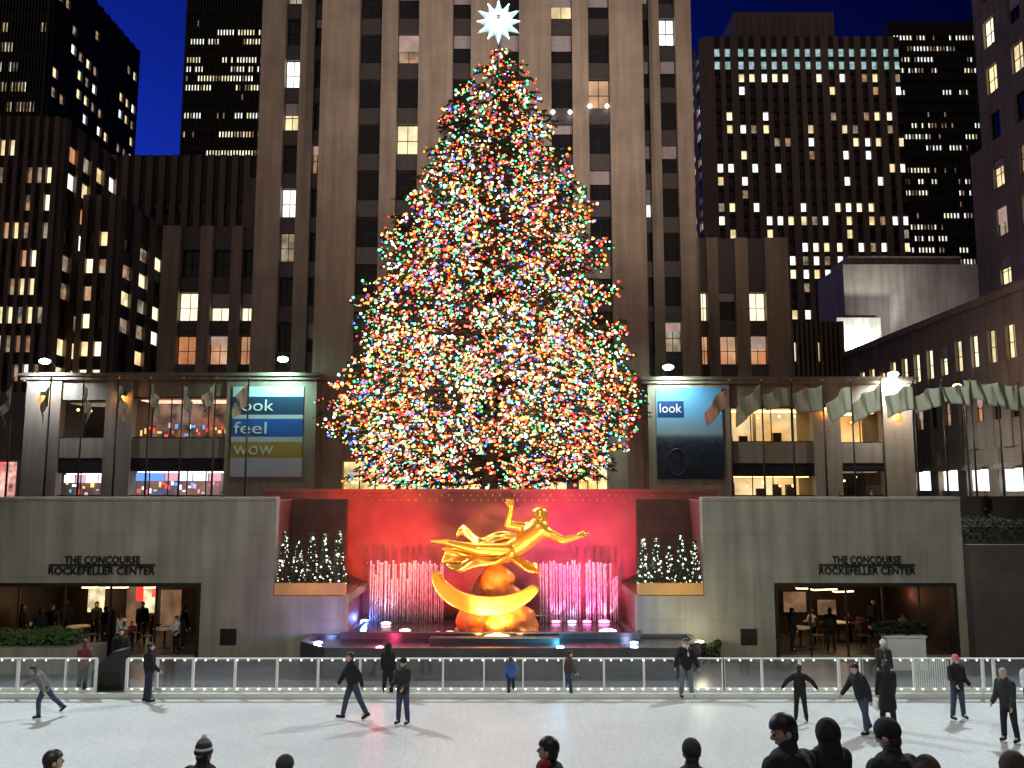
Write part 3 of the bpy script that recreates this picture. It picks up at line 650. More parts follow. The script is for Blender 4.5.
# ------------------------------------------------------------------ far towers
def tower(name, label, px0, px1, pyref, Yf, depth, ytop, mat_, ncols, frac, fl, wh, fstate, side=None, nside=8, z0=0, cat='tower', dep=.5, groups=None, xs=None, crown=None, top_px=None, spd=.25):
    x0, x1 = X(px0, Yf, pyref), X(px1, Yf, pyref); cx = (x0 + x1) / 2
    H = Z(ytop, Yf) - PLZ
    t = empty(name, (cx, Yf, PLZ), 0, label, cat); wl = MB(); wl.box(x0 - cx, x1 - cx, 0, depth, 0, H - .3); pool = []
    rws = []; z = z0
    while z + wh < H - fl * .5: rws.append((z, z + wh)); z += fl
    if groups:
        cols = [(X(a, Yf, pyref) - cx, X(b_, Yf, pyref) - cx) for a, b_ in groups]
    else: cols = grid(x0 - cx + .4, x1 - cx - .4, ncols, frac)
    facade(t, wl, FRONT, cols, rws, 0, H, x0 - cx, x1 - cx, fstate, dep, spd, 0, pool=pool)
    if side:
        right = side == 'right'; fm = side_face((x1 if right else x0) - cx, right)
        if right: facade(t, wl, fm, grid(.4, depth - .4, nside, frac), rws, 0, H, 0, depth, fstate, dep, spd, 0, pool=pool)
        else: facade(t, wl, fm, grid(-depth + .4, -.4, nside, frac), rws, 0, H, -depth, 0, fstate, dep, spd, 0, pool=pool)
    if crown:
        for (a, b_, yt) in crown:
            xa, xb = X(a, Yf + 2, pyref) - cx, X(b_, Yf + 2, pyref) - cx; wl.box(xa, xb, 2, depth - 2, H - .31, Z(yt, Yf + 2) - PLZ)
            k = int((xb - xa) / 2.2)
            for i in range(k): u = xa + (xb - xa) * (i + .2) / k; wl.box(u, u + .9, 1.5, 2.01, H - .31, Z(yt, Yf + 2) - PLZ - .4)
    wl.build('wall', [mat_, mat('dark_tower_spandrel', (.05, .042, .038), .6)], t); finish(t, pool)
    return t
def rowlit(p_row, inside, opts, seed):
    rnd = random.Random(seed); rows = {}
    def f(ca, cb, ri, za, zb):
        if ri not in rows: rows[ri] = (rnd.random() < p_row, rnd.uniform(-100, 100), rnd.uniform(.5, 1))
        lit, ph, dens = rows[ri]
        if lit and math.sin(ca * .35 + ph) > -.75 + (1 - dens) and random.random() < inside: return pick(opts)
        return 'dark' if random.random() > .02 else 'dim'
    return f
tower('black_glass_tower', 'black tower at the far upper left with rows of small lit windows', -40, 48, 60, 150, 36, -45, M_black_st, 26, .6, 3.9, 1.9, rowlit(.8, .75, (('wrm', 3), ('dim', 3), ('wht', 1)), 8), 'right', 12)
# stepped brown office building at left
def warm_scatter(p):
    return lambda ca, cb, ri, za, zb: pick((('wrm', 3), ('cream', 1.2), ('org', .7), ('dim', 2.2), ('wht', .6))) if random.random() < p else 'dark'
tower('brown_office_block', 'brown stepped office block at far left with warm square windows', -60, 54, 250, 95, 14, 118, M_dark_st, 11, .6, 3.3, 1.9, warm_scatter(.6), 'right', 4)
tower('brown_office_block', 'lower brown office block with a receding side of warm windows', 80, 113, 280, 98, 36, 196, M_dark_st, 2, .6, 3.3, 1.7, warm_scatter(.75), 'right', 8)
tower('dark_ribbed_building', 'low dark ribbed building below the blue patch of sky', 98, 262, 200, 118, 20, 156, M_dark_st, 13, .5, 5.0, 1.9,
      lambda ca, cb, ri, za, zb: 'dark' if ca < -4 or not (34.5 < za + PLZ + 3 < 46) else ('wht' if za + PLZ < 40 - 1 and random.random() < .9 else 'dim'))
tower('black_office_tower', 'black office tower beside the skyscraper with dense rows of small white windows', 182, 275, 120, 170, 30, -60, M_black_st, 30, .55, 2.05 * 1, 1.25, rowlit(.62, .85, (('cream', 3), ('wht', 3), ('dim', 1), ('wrm', 1)), 12), None)
t = empty('pale_chimney', (X(251, 100, 200), 100, Z(228, 100)), 0, 'pale upright stone shaft beside the skyscraper on the left', 'shaft')
MB().box(-.9, .9, 0, 2, -22, Z(178, 100) - Z(228, 100)).build('shaft', M_stone2, t)
gr = []
for a, n in ((717, 2), (741, 2), (764, 3), (798, 3), (832, 3), (865, 2), (888, 2)):
    for i in range(n): gr.append((a + i * 10.6 - .5, a + i * 10.6 + 5.2))
rr_ = random.Random(5)
def st_e(ca, cb, ri, za, zb):
    top = ri >= NE - 2
    if top: return 'teal'
    p = (.75, .7, .2, .35, .45, .3, .45, .6, .3, .12, .2, .6, .8, .65, .3)
    q = p[ri % len(p)]
    return pick((('wht', 3), ('wrm', 2.2), ('cream', 1), ('dim', 2), ('org', .6))) if random.random() < q else 'dark'
YE = 130; HE = Z(38, YE) - PLZ; NE = 0; z = 10
while z + 1.45 < HE - 2.2 * .5: NE += 1; z += 2.15
tower('ribbed_office_tower', 'broad ribbed office tower right of the skyscraper with square lit windows', 706, 903, 150, YE, 26, 38, M_dark_st, 0, .5, 2.15, 1.45, st_e, 'left', 6, z0=10, spd=.08, groups=gr, crown=[(738, 840, 12)])
tower('black_slab_tower', 'black slab tower partly hidden at far right with broken rows of white windows', 893, 1010, 150, 175, 30, 22, M_black_st, 34, .6, 2.5, 1.1, rowlit(.85, .75, (('wht', 4), ('cream', 2), ('dim', 2)), 21), None, z0=8)
# building masses between, right of the wing
tower('brown_setback_building', 'low brown building behind the right pavilion with a few lit windows', 787, 842, 330, 88, 10, 322, M_dark_st, 10, .45, 3.6, 2.0, warm_scatter(.3), None)
t = empty('pale_roof_house', (X(916, 93, 310), 93, PLZ), 0, 'pale floodlit rooftop block above the long building on the right', 'rooftop block')
hw = (X(988, 93, 310) - X(846, 93, 310)) / 2
MB().box(-hw, hw, 0, 8, 8, Z(262, 92) - PLZ).box(-hw + 1, hw - 2, 1, 6, Z(262, 92) - PLZ - .01, Z(262, 92) - PLZ + 1.2).build('wall', M_stone, t)
MB().box(-hw - 1.6, -hw + 3.2, -1.6, -.01, 8, Z(316, 90.5) - PLZ).build('lower_wall', M_wall, t)
lamp('SPOT', W(866, 352, 89.2), W(856, 332, 91.3), 4500, (.95, 1, .97), 'roof_floodlight', .3, 100, .5)
lamp('SPOT', W(905, 330, 84), W(915, 295, 93), 2600, (.95, .9, 1), 'roof_floodlight', .3, 110, 1)

# long building along the right side street (faces left)
XG = 35.0; HG = 13.6 + 1.4
t = empty('side_street_building', (XG, 50, PLZ), 0, 'long limestone building along the right side street with a row of tall lit windows', 'building')
wl = MB(); wl.box(0.01, 16, 2, 42, 0, HG - .3); wl.box(-.6, 16, 1.9, 42, HG - .3, HG + .25)
fm = Matrix(((0, 1, 0, 0), (-1, 0, 0, 0), (0, 0, 1, 0), (0, 0, 0, 1)))   # left face: u = -y
pool = []
facade(t, wl, fm, grid(-42 + .6, -2 - .6, 17, .5), [(6.2, 8.3), (10.3, 12.7)], 4.2, HG - .3, -42, -2,
       lambda ca, cb, ri, za, zb: ('wrm' if random.random() < .75 else 'cream') if ri == 1 else pick((('dark', 4), ('dim', 3), ('org', .4))), .35, .1, 1, pool=pool, blinds=.3)
gcol = grid(-42 + .6, -2 - .6, 9, .7)
facade(t, wl, fm, gcol, [(1.1, 2.7)], 0, 4.2, -42, -2, lambda ca, cb, ri, za, zb: 'wht', .5, .3, 0, pool=pool)
wl.build('wall', [M_stone2, M_stone2], t); finish(t, pool)
aw = MB()
for a, b_ in gcol: aw.add([(-1.1, -b_, 2.75), (-1.1, -a, 2.75), (-.5, -a, 3.1), (-.5, -b_, 3.1), (-1.1, -b_, 2.6), (-1.1, -a, 2.6)], [(0, 1, 2, 3), (4, 5, 1, 0)])
aw.build('awning', M_stone2, t)
# tall building over it at the right edge
t = empty('corner_high_rise', (38.5, 45, PLZ), 0, 'tall brown high-rise at the right edge with warm sash windows', 'skyscraper')
wl = MB(); pool = []
wl.box(0.01, 20, 0, 21.3, HG + .3, 46); wl.box(1.5, 20, 21.31, 26.3, HG + .3, 30)
facade(t, wl, fm, grid(-21, -.4, 6, .42), [(HG + 2 + i * 3.9, HG + 4.2 + i * 3.9) for i in range(7)], HG + .3, 46, -21.3, 0,
       lambda ca, cb, ri, za, zb: pick((('dark', 3), ('wrm', 3), ('cream', 1), ('dim', 2))), .3, .05, 1, pool=pool, blinds=.4)
wl.build('wall', [M_stone2, M_stone2], t); finish(t, pool)

# ------------------------------------------------------------------ pavilions with banners
YPv = 60.0
def pavilion(label, pxa, pxb, ytop, piers, bays, side):
    xa, xb = X(pxa, YPv, 430), X(pxb, YPv, 430); cx = (xa + xb) / 2; zt_ = Z(ytop, YPv) - PLZ
    t = empty('stone_pavilion', (cx, YPv, PLZ), 0, label, 'building')
    u = lambda p: X(p, YPv, 430) - cx
    zz = lambda y: Z(y, YPv) - PLZ
    m = MB(); m.box(xa - cx, xb - cx, 3.5, 4.3, 0, zt_ - .5); m.box(xa - cx, xa - cx + .4, .3, 3.5, 0, zt_ - .5); m.box(xb - cx - .4, xb - cx, .3, 3.5, 0, zt_ - .5)
    m.build('back_wall', M_stone2, t)
    MB().box(xa - cx - .2, xb - cx + .2, -.3, 4.4, zt_ - .5, zt_).box(xa - cx - .35, xb - cx + .35, -.45, -.31, zt_ - .25, zt_ - .05).build('roof', M_stone2, t)
    for a, b_ in piers: MB().box(u(a), u(b_), -.15, 0.6, 0, zt_ - .5).build('pier', M_stone2, t)
    for (a, b_, wt, wb, st_, lt, lstate) in bays:
        MB().box(u(a), u(b_), 0, .35, zz(wt), zt_ - .5).build('lintel', M_stone2, t); MB().box(u(a), u(b_), 0, .35, zz(st_), zz(wb)).build('spandrel', M_stone2, t)
        # mid floor slab makes two rooms
        MB().box(u(a), u(b_), .36, 3.49, zz(st_), zz(wb) - .1).build('floor_slab', M_stone2, t)
        for (y1, y0, key) in ((wt, wb, lstate[0]), (lt, 496, lstate[1])):
            f = MB(); z0_, z1_ = max(zz(y0), 0), zz(y1); k = max(2, int((u(b_) - u(a)) / 1.3))
            for i in range(1, k): q = u(a) + (u(b_) - u(a)) * i / k; f.box(q - .03, q + .03, .15, .22, z0_, z1_)
            f.box(u(a), u(b_), .14, .23, z1_ - .07, z1_); f.box(u(a), u(b_), .14, .23, z0_, z0_ + .07)
            wo = f.build('window', M_frame_d, t)
            MB().box(u(a) + .02, u(b_) - .02, 1.2, 3.3, z1_ - .15, z1_ - .09).build('ceiling_light', LITS[key], wo)
            bk = MB().box(u(a) + .02, u(b_) - .02, 3.4, 3.48, z0_, z1_ - .2).build('lit_back_wall', BACKS[key], wo)
            random.seed(int(a) + int(y1))
            if key in ('shop', 'redshop'):
                q = u(a) + .15
                while q < u(b_) - .4:      # lit signs over the counters, then goods
                    ww = random.uniform(.5, 1.4); e_ = min(q + ww, u(b_) - .1)
                    if key == 'shop': MB().box(q, e_, .7, .8, z1_ - .75, z1_ - .2).build('lit_sign', SIGN[random.choice((0, 0, 2, 4))], wo)
                    q += ww + .12
                q = u(a) + .15
                while q < u(b_) - .3:
                    ww = random.uniform(.06, .26); h0 = random.uniform(z0_ + .05, z0_ + .8); MB().box(q, min(q + ww, u(b_) - .1), 1.0, 1.1, h0, h0 + random.uniform(.08, .4)).build('shop_display', SIGN[random.choice((1, 1, 3, 3, 4, 0, 2))], wo); q += ww + random.uniform(.03, .25)
            else:
                for i in range(int((u(b_) - u(a)) / 1.1)):
                    q = u(a) + .5 + i * 1.1 + random.uniform(-.3, .3)
                    if random.random() < .4: MB().box(q - .1, q + .1, 2.6, 2.8, z0_, z1_ - .2).build('inner_column', M_stone2, wo)
                    elif random.random() < .6: MB().box(q - .3, q + .3, 2.2, 2.5, z0_, z0_ + random.uniform(.5, 1.0)).build('inner_counter', M_frame_d, wo)
                    MB().ball((q, 1.6, z1_ - random.uniform(.4, .8)), random.uniform(.06, .13), 8, 6).build('pendant_lamp', LITS['warm'], wo, True)
        if lt > st_ + 2:
            MB().box(u(a), u(b_), .05, .3, zz(lt), zz(st_) - .01).build('fascia', M_black, t)
    return t, cx, zz, u, zt_
LITS = {'dark': litmat('pale_room_light', (1, .8, .6), .25), 'warm': litmat('warm_room_light', (1, .66, .24), 3.2, .2), 'shop': litmat('shop_light', (.9, .95, 1), 3, .2), 'redshop': litmat('red_shop_light', (1, .5, .35), 1.6, .3)}
BACKS = {'dark': mat('dark_room_wall', (.05, .04, .035)), 'warm': litmat('warm_room_wall', (1, .50, .14), .95, .35, .5, (1, .72, .35)), 'shop': litmat('shop_wall', (1, .42, .25), .16, .6, .8, (.4, .4, .8)), 'redshop': litmat('red_shop_wall', (.75, .25, .12), .22, .9, 1.1, (.6, .45, .35))}
SIGN = [mat('sign_white', (.8,) * 3, emit=(.75, .85, 1), est=1.6), mat('sign_red', (.8, .1, .1), emit=(1, .08, .06), est=1.2), mat('sign_blue', (.1, .2, .8), emit=(.15, .35, 1), est=1.2), mat('sign_amber', (.8, .5, .1), emit=(1, .6, .15), est=1.3), mat('sign_pink', (.8, .4, .5), emit=(1, .5, .6), est=.9)]
random.seed(33)
pav_l = pavilion('low stone pavilion on the left with floodlit piers and colourful shops', 22, 318, 373, [(25, 60), (105, 132), (226, 316)],
                 [(60, 105, 400, 438, 458, 472, ('dark', 'shop')), (132, 226, 397, 438, 458, 470, ('redshop', 'shop'))], 'left')
pav_r = pavilion('low stone pavilion on the right with warm lit windows', 646, 914, 377, [(648, 731), (813, 840), (882, 912)],
                 [(731, 813, 407, 442, 463, 475, ('warm', 'warm')), (840, 882, 410, 443, 463, 470, ('warm', 'dark'))], 'right')
# lower annex left edge and right edge storefronts
t = empty('street_shop', (X(2, 64, 450), 64, PLZ), 0, 'small shop front glowing pink at the far left edge', 'shop')
MB().box(-4, 1.6, 0, 3, 0, 8.5).build('wall', M_stone2, t); MB().box(-3.5, 1.2, -.05, -.01, .2, Z(462, 64) - PLZ).build('shop_window', litmat('pink_shop', (1, .55, .45), .8, .8, 1.3, (1, .2, .25)), t)

# banners
k = YPv / F
def print_mat(name, col): return mat(name, col, .55, var=.04)
ty = YPv - .22
bl = empty('banner', (X(268, YPv, 430), ty, Z(431, YPv)), 0, 'tall banner on the left pavilion with white words on blue and gold bands', 'banner')
hw = (303 - 232) / 2 * k; zc = Z(431, YPv)
bands = [(387, 397, (.55, .75, .78)), (397, 415, (.02, .06, .14)), (415, 419, (.6, .65, .7)), (419, 437, (.03, .13, .5)), (437, 442, (.55, .58, .65)), (442, 458, (.42, .29, .07)), (458, 477, (.50, .50, .60))]
m = MB()
for i, (ya, yb, c) in enumerate(bands): m.box(-hw, hw, 0, .06, Z(yb, YPv) - zc, Z(ya, YPv) - zc, i)
m.build('cloth', [print_mat('print_%d' % i, c) for i, (_, _, c) in enumerate(bands)], bl)
M_txt = mat('white_print', (.85, .86, .86), .6, var=.02); M_txt_d = mat('dark_print', (.05, .08, .16), .6)
def btext(s, parent, pc, w_px, yc, h_px, mt, cxp, zc_): link('word', text_mesh(s, w_px * k, h_px * k, .02, mt), parent, (X(pc, YPv, 430) - cxp, -.02, Z(yc, YPv) - zc_))
btext('look', bl, 256, 36, 405.5, 11.5, M_txt, bl.location.x, zc); btext('feel', bl, 251, 33, 428, 12, M_txt, bl.location.x, zc); btext('wow', bl, 255, 40, 450.5, 9, mat('gold_print', (.75, .7, .55), .6), bl.location.x, zc)
br_ = empty('banner', (X(689, YPv, 430), ty, Z(433, YPv)), 0, 'tall photographic banner of blue sky over a city on the right pavilion', 'banner')
hw = 33 * k; zc = Z(433, YPv)
pm = bpy.data.materials.new('city_photo_print'); pm.use_nodes = True; q = pm.node_tree; qb = q.nodes['Principled BSDF']; tc = q.nodes.new('ShaderNodeTexCoord'); sx = q.nodes.new('ShaderNodeSeparateXYZ')
cr2 = q.nodes.new('ShaderNodeValToRGB'); e = cr2.color_ramp.elements; e[0].position = 0; e[0].color = (.012, .02, .045, 1); e[1].position = 1; e[1].color = (.10, .33, .62, 1)
for pos, col in ((.36, (.03, .05, .10, 1)), (.45, (.10, .14, .2, 1)), (.50, (.30, .42, .5, 1)), (.7, (.16, .40, .68, 1))): x_ = e.new(pos); x_.color = col
nv = q.nodes.new('ShaderNodeTexVoronoi'); nv.inputs['Scale'].default_value = 26; q.links.new(tc.outputs['Generated'], nv.inputs[0]); q.links.new(tc.outputs['Generated'], sx.inputs[0])
q.links.new(sx.outputs[2], cr2.inputs[0])
m5 = q.nodes.new('ShaderNodeMapRange'); m5.inputs[1].default_value = .48; m5.inputs[2].default_value = .4; m5.inputs[3].default_value = 0; m5.inputs[4].default_value = .8; q.links.new(sx.outputs[2], m5.inputs[0])
mxx = q.nodes.new('ShaderNodeMix'); mxx.data_type = 'RGBA'; mxx.blend_type = 'MULTIPLY'; q.links.new(m5.outputs[0], mxx.inputs[0]); q.links.new(cr2.outputs[0], mxx.inputs[6]); q.links.new(nv.outputs['Color'], mxx.inputs[7]); q.links.new(mxx.outputs[2], qb.inputs['Base Color'])
MB().box(-hw, hw, 0, .06, Z(479, YPv) - zc, Z(388, YPv) - zc).build('cloth', pm, br_)
lx = X(670.5, YPv, 430) - br_.location.x
MB().box(lx - 13 * k, lx + 13 * k, -.015, -.001, Z(417.5, YPv) - zc, Z(401.5, YPv) - zc).build('logo_panel', print_mat('navy_print', (.015, .05, .2)), br_)
link('word', text_mesh('look', 22 * k, 9 * k, .02, M_txt), br_, (lx, -.035, Z(408.5, YPv) - zc))
# bull's-eye building shown in the print
m = MB(); n = 20
ring_ = [(X(676 + 9 * math.cos(6.283 * i / n), YPv, 430) - br_.location.x, -.004, Z(462 - 13 * math.sin(6.283 * i / n) * (1 if math.sin(6.283 * i / n) > 0 else 1.0), YPv) - zc) for i in range(n)]
m.tube(ring_ + [ring_[0]], .05, 5); m.build('printed_oval', print_mat('oval_print', (.03, .05, .10)), br_)

# floodlights on pavilion roofs
def floodlight(px, py, label, col, power, tgt, cone=120, Yl=58.6, r=.28):
    p = W(px, py, Yl); t = empty('floodlight', p, 0, label, 'floodlight', 'floodlights on the pavilion roofs')
    MB().box(-.28, .28, -.15, .25, .02, .22).build('housing', M_black, t, bevel=.03)
    MB().tube([(0, .1, .1), (0, .9, .1), (0, 1.5, -.3)], .04, 6).build('bracket', M_pole, t)
    ml = mat('flood_lens_' + label[:6].replace(' ', '_') + str(px), (.9,) * 3, emit=col, est=40)
    MB().ball((0, -.02, -.02), (r * 1.35, .3, .2), 12, 8).build('lens', ml, t, True)
    lamp('SPOT', p + Vector((0, -.1, -.18)), tgt, power, col, 'flood', .12, cone, .8)
GRN = (.5, 1, .84)
floodlight(45, 361, 'blue-white roof floodlight at the far left above the first pier', (.75, .88, 1), 6500, W(48, 420, YPv), 150)
floodlight(283, 359, 'greenish roof floodlight above the banner of blue and gold bands', GRN, 4200, W(268, 440, YPv), 150)
floodlight(668, 367, 'greenish roof floodlight above the photographic banner', (.75, 1, .9), 4200, W(684, 440, YPv), 150)
floodlight(893, 374, 'white roof floodlight at the right end of the right pavilion', (.95, 1, .95), 6500, W(893, 425, YPv), 150)
def sconce(px, py, label):
    p = W(px, py, YPv - .35); t = empty('wall_lamp', p, 0, label, 'wall lamp', 'amber wall lamps on the piers')
    MB().box(-.18, .18, -.05, .19, .0, .3).build('hood', M_frame_d, t)
    MB().ball((0, .05, -.02), (.13, .1, .07), 10, 6).build('bulb', mat('amber_bulb', (.8, .5, .2), emit=(1, .45, .08), est=9), t, True)
    lamp('POINT', p + Vector((0, -.1, -.2)), None, 45, (1, .42, .08), 'amber', .08)
sconce(43, 396, 'amber wall lamp on the leftmost floodlit pier'); sconce(122, 396, 'amber wall lamp on the pier between the two left bays')
sconce(826, 408, 'amber wall lamp on the pier between the two right bays'); sconce(898, 414, 'amber wall lamp on the end pier of the right pavilion')
sl = empty('street_lamp', W(957, 386, 56), 0, 'orange street lamp glowing above the flags at right', 'street lamp')
MB().ball((0, 0, 0), (.3, .2, .16), 12, 8).build('globe', mat('orange_lamp_globe', (.8, .5, .3), emit=(1, .5, .2), est=6), sl, True)
MB().tube([(0, .3, .1), (.5, .4, .1), (.7, .4, PLZ - W(957, 386, 56).z)], [.04, .05, .09], 8).build('post', M_pole, sl)
lamp('POINT', W(957, 386, 56) + Vector((0, -.4, 0)), None, 160, (1, .5, .2), 'orange', .1)

# ------------------------------------------------------------------ Christmas tree
YT = 42.0
PROF = [(45, 494, 504), (60, 480, 518), (80, 456, 532), (100, 443, 545), (120, 434, 560), (150, 424, 575), (180, 402, 580), (200, 398, 598), (230, 382, 604), (260, 374, 611), (290, 352, 614), (330, 345, 624), (345, 331, 641), (370, 334, 641), (400, 336, 636), (430, 341, 628), (460, 346, 614), (476, 362, 596), (486, 400, 490)]
tx0 = X(489, YT, 470)
def prof(z):
    # invert z -> py
    lo, hi = 40., 490.
    for _ in range(24):
        mid = (lo + hi) / 2
        if Z(mid, YT) > z: lo = mid
        else: hi = mid
    y = (lo + hi) / 2
    for (ya, la, ra), (yb, lb, rb) in zip(PROF, PROF[1:]):
        if ya <= y <= yb:
            f = (y - ya) / (yb - ya); return X(la + (lb - la) * f, YT, y), X(ra + (rb - ra) * f, YT, y)
    return (X(497, YT, y),) * 2 if y < 45 else (X(440, YT, y), X(470, YT, y))
random.seed(5)
tree = empty('christmas_tree', (tx0, YT, PLZ), 0, 'huge spruce Christmas tree in the plaza behind the red wall', 'tree')
ztop = Z(43, YT) - PLZ; zlow = Z(484, YT) - PLZ
def axis(z): return Vector(((X(498, YT, 45) - tx0) * (z / ztop), 0, z))
trunk = MB(); trunk.tube([axis(z) for z in [0, .5, 1, 3, 8, 14, 20, ztop - .2]], [.62, .5, .45, .4, .3, .2, .1, .02], 12)
limbs = MB(); leaf = MB(); bulbs = []
def lerp(a, b, f): return a + (b - a) * f
NL = 640
for i in range(NL):
    u = (i + random.random()) / NL; zt_ = zlow + (ztop - .3 - zlow) * (1 - (1 - u) ** .62)
    l, r = prof(zt_ + PLZ); a = (i * 2.39996 + random.gauss(0, .25)) % 6.2832
    # keep more limbs towards the sides and front
    ca, sa = math.cos(a), math.sin(a)
    ax = axis(zt_); rl = ax.x - (l - tx0); rr_ = (r - tx0) - ax.x; rx = rr_ if ca > 0 else rl; ry = (rl + rr_) / 2
    rad = math.sqrt((rx * ca) ** 2 + (ry * sa) ** 2) * random.uniform(.80, 1.04) * (.96 if u > .30 else 1.09) * (1 + .13 * mnoise.noise(Vector((ca * 1.6, sa * 1.6, zt_ * .38))))
    if u < .12 and sa < -.2 and abs(ca + .1) < .3: continue
    if rad < .15: rad = .15
    tip = ax + Vector((ca * rad, sa * rad, 0)); st_ = axis(min(zt_ + rad * random.uniform(-.02, .16), ztop - .1))
    mid = st_.lerp(tip, .55) + Vector((0, 0, -.07 * rad)); P = [st_, mid, tip]
    def lp(f): return st_ * (1 - f) ** 2 + mid * 2 * f * (1 - f) + tip * f * f
    limbs.tube([lp(f) for f in (0, .35, .7, .97)], [.02 + .012 * rad, .015 + .009 * rad, .02, .008], 5)
    ns = max(3, int(rad * 3.2))
    for j in range(ns):
        f = lerp(.18, 1, ((j + random.random()) / ns) ** .75); c = lp(f); spread = .42 * rad * (1.12 - f) * .55 + .14
        d0 = (tip - st_).normalized(); side_ = Vector((-d0.y, d0.x, 0)).normalized() if abs(d0.x) + abs(d0.y) > .01 else Vector((1, 0, 0))
        c2 = c + side_ * random.uniform(-1, 1) * spread + Vector((0, 0, random.uniform(-.22, .12)))
        twd = (d0 * .6 + side_ * (c2 - c).dot(side_) / max(spread, .1) * .7 + Vector((0, 0, random.uniform(-.5, .05)))).normalized()
        L_ = random.uniform(.35, .65)
        for q_ in range(30):
            f2 = random.random(); c3 = c2 + twd * L_ * (f2 - .3); nd = (twd + Vector((random.gauss(0, .6), random.gauss(0, .6), random.gauss(0, .5)))).normalized() * random.uniform(.11, .24)
            s3 = nd.cross(Vector((random.random(), random.random(), random.random()))).normalized() * random.uniform(.018, .04)
            leaf.add([c3 - s3, c3 + s3, c3 + nd], [(0, 1, 2)])
        gapn = mnoise.noise(c2 * .75 + Vector((3, 7, 1)))
        nb = 0 if gapn < -.22 else (1 if random.random() < .25 else random.choice((3, 4, 5) if u < .5 else (3, 3, 4)))
        for q_ in range(nb):
            f2 = random.random(); p = c2 + twd * L_ * (f2 - .25) + Vector((random.gauss(0, .11), random.gauss(0, .11), random.gauss(0, .12)))
            bulbs.append(p)
trunk.add(limbs.v, limbs.f); trunk.build('trunk', M_bark, tree, True) 
leaf.build('crown', mat('spruce_needles', (.028, .055, .025), .7, var=.5, scale=1.5), tree)
print('bulbs', len(bulbs))
BC = [((1, .02, .01), 5, 23), ((1, .10, .06), 4, 8), ((1, .20, .012), 4.5, 21), ((1, .58, .14), 4, 12), ((.01, .8, .25), 2.4, 14), ((.12, 1, .5), 3, 10), ((.65, 1, .9), 4, 15), ((.02, .10, 1), 5, 8), ((1, .7, .6), 4, 6)]
BM = [mat('bulb_%s' % n_, (.3,) * 3, emit=c, est=s) for n_, (c, s, w_) in zip(['red', 'rose', 'orange', 'amber', 'green', 'mint', 'white', 'blue', 'pink'], BC)]
def ico(m, c, r, mi):
    g = (1 + 5 ** .5) / 2; s = r / math.sqrt(1 + g * g)
    vs = [(-1, g, 0), (1, g, 0), (-1, -g, 0), (1, -g, 0), (0, -1, g), (0, 1, g), (0, -1, -g), (0, 1, -g), (g, 0, -1), (g, 0, 1), (-g, 0, -1), (-g, 0, 1)]
    fs = [(0, 11, 5), (0, 5, 1), (0, 1, 7), (0, 7, 10), (0, 10, 11), (1, 5, 9), (5, 11, 4), (11, 10, 2), (10, 7, 6), (7, 1, 8), (3, 9, 4), (3, 4, 2), (3, 2, 6), (3, 6, 8), (3, 8, 9), (4, 9, 5), (2, 4, 11), (6, 2, 10), (8, 6, 7), (9, 8, 1)]
    m.add([(c[0] + v[0] * s, c[1] + v[1] * s, c[2] + v[2] * s) for v in vs], fs, mi)
lights = empty('tree_lights', (tx0, YT, PLZ), 0, 'thousands of multicoloured bulbs strung over the Christmas tree', 'string lights')
random.shuffle(bulbs)
front = sorted(range(len(bulbs)), key=lambda i: bulbs[i].y)[:2500]; chosen = set(random.sample(front, 99))
restb = MB(); wts = [(i, b_[2]) for i, b_ in enumerate(BC)]
bm_cache = {}
for i, p in enumerate(bulbs):
    ci = pick(wts); r = random.choice((.036, .044, .05, .058, .08))
    if i in chosen:
        if ci not in bm_cache:
            mm_ = MB(); ico(mm_, (0, 0, 0), .065, 0); bm_cache[ci] = mm_.mesh('bulb', BM[ci])
        link('bulb', bm_cache[ci], lights, p)
    else: ico(restb, p, r, ci)
restb.build('bulbs', BM, lights)['kind'] = 'stuff'
# star
sp_ = W(498.5, 22, YT); star = empty('star_topper', sp_, 0, 'glowing white many-pointed star on top of the Christmas tree', 'star')
m = MB(); n = 12; ro = 21 * YT / F * 1.25; vs = []; fs = []
for i in range(2 * n):
    a = math.pi * i / n + math.pi / 2; r = ro * (1 if i % 4 == 0 else .84) if i % 2 == 0 else ro * .56; vs.append((r * math.cos(a), 0, r * math.sin(a)))
vs += [(0, -.35, 0), (0, .35, 0)]
for i in range(2 * n): j = (i + 1) % (2 * n); fs += [(i, j, 2 * n), (j, i, 2 * n + 1)]
m.add(vs, fs); m.build('star_body', mat('star_glow', (.05, .06, .06), emit=(.42, .78, .85), est=.95), star)
m = MB()
for i in range(n):
    a = 2 * math.pi * i / n + math.pi / 2; m.tube([(.12 * math.cos(a), -.36, .12 * math.sin(a)), (ro * .86 * math.cos(a), -.06, ro * .86 * math.sin(a))], [.07, .03], 5); a += math.pi / n; m.tube([(.1 * math.cos(a), -.36, .1 * math.sin(a)), (ro * .5 * math.cos(a), -.12, ro * .5 * math.sin(a))], [.08, .03], 5)
m.build('crystal_rib', mat('star_core', (.1,) * 3, emit=(.95, 1, 1), est=5), star)
MB().tube([(0, 0.36, -.05), (0, .3, -1.4)], .05, 8).build('mast', M_black, star)
MB().ball((0, -.36, .1), (.16, .08, .12), 10, 6).build('hub', M_pole, star, True)
lamp('POINT', sp_ + Vector((0, -3.5, -1)), None, 60, (.8, 1, .98), 'star_light', .4)
# glow of thousands of bulbs, as lamps within the crown
for z_, y_, pw in ((430, 39, 300), (380, 38.5, 300), (300, 39.5, 240), (200, 40.5, 130)):
    lamp('POINT', W(488, z_, y_ - 4.6), None, pw, (1, .72, .5), 'tree_glow', 1.5)

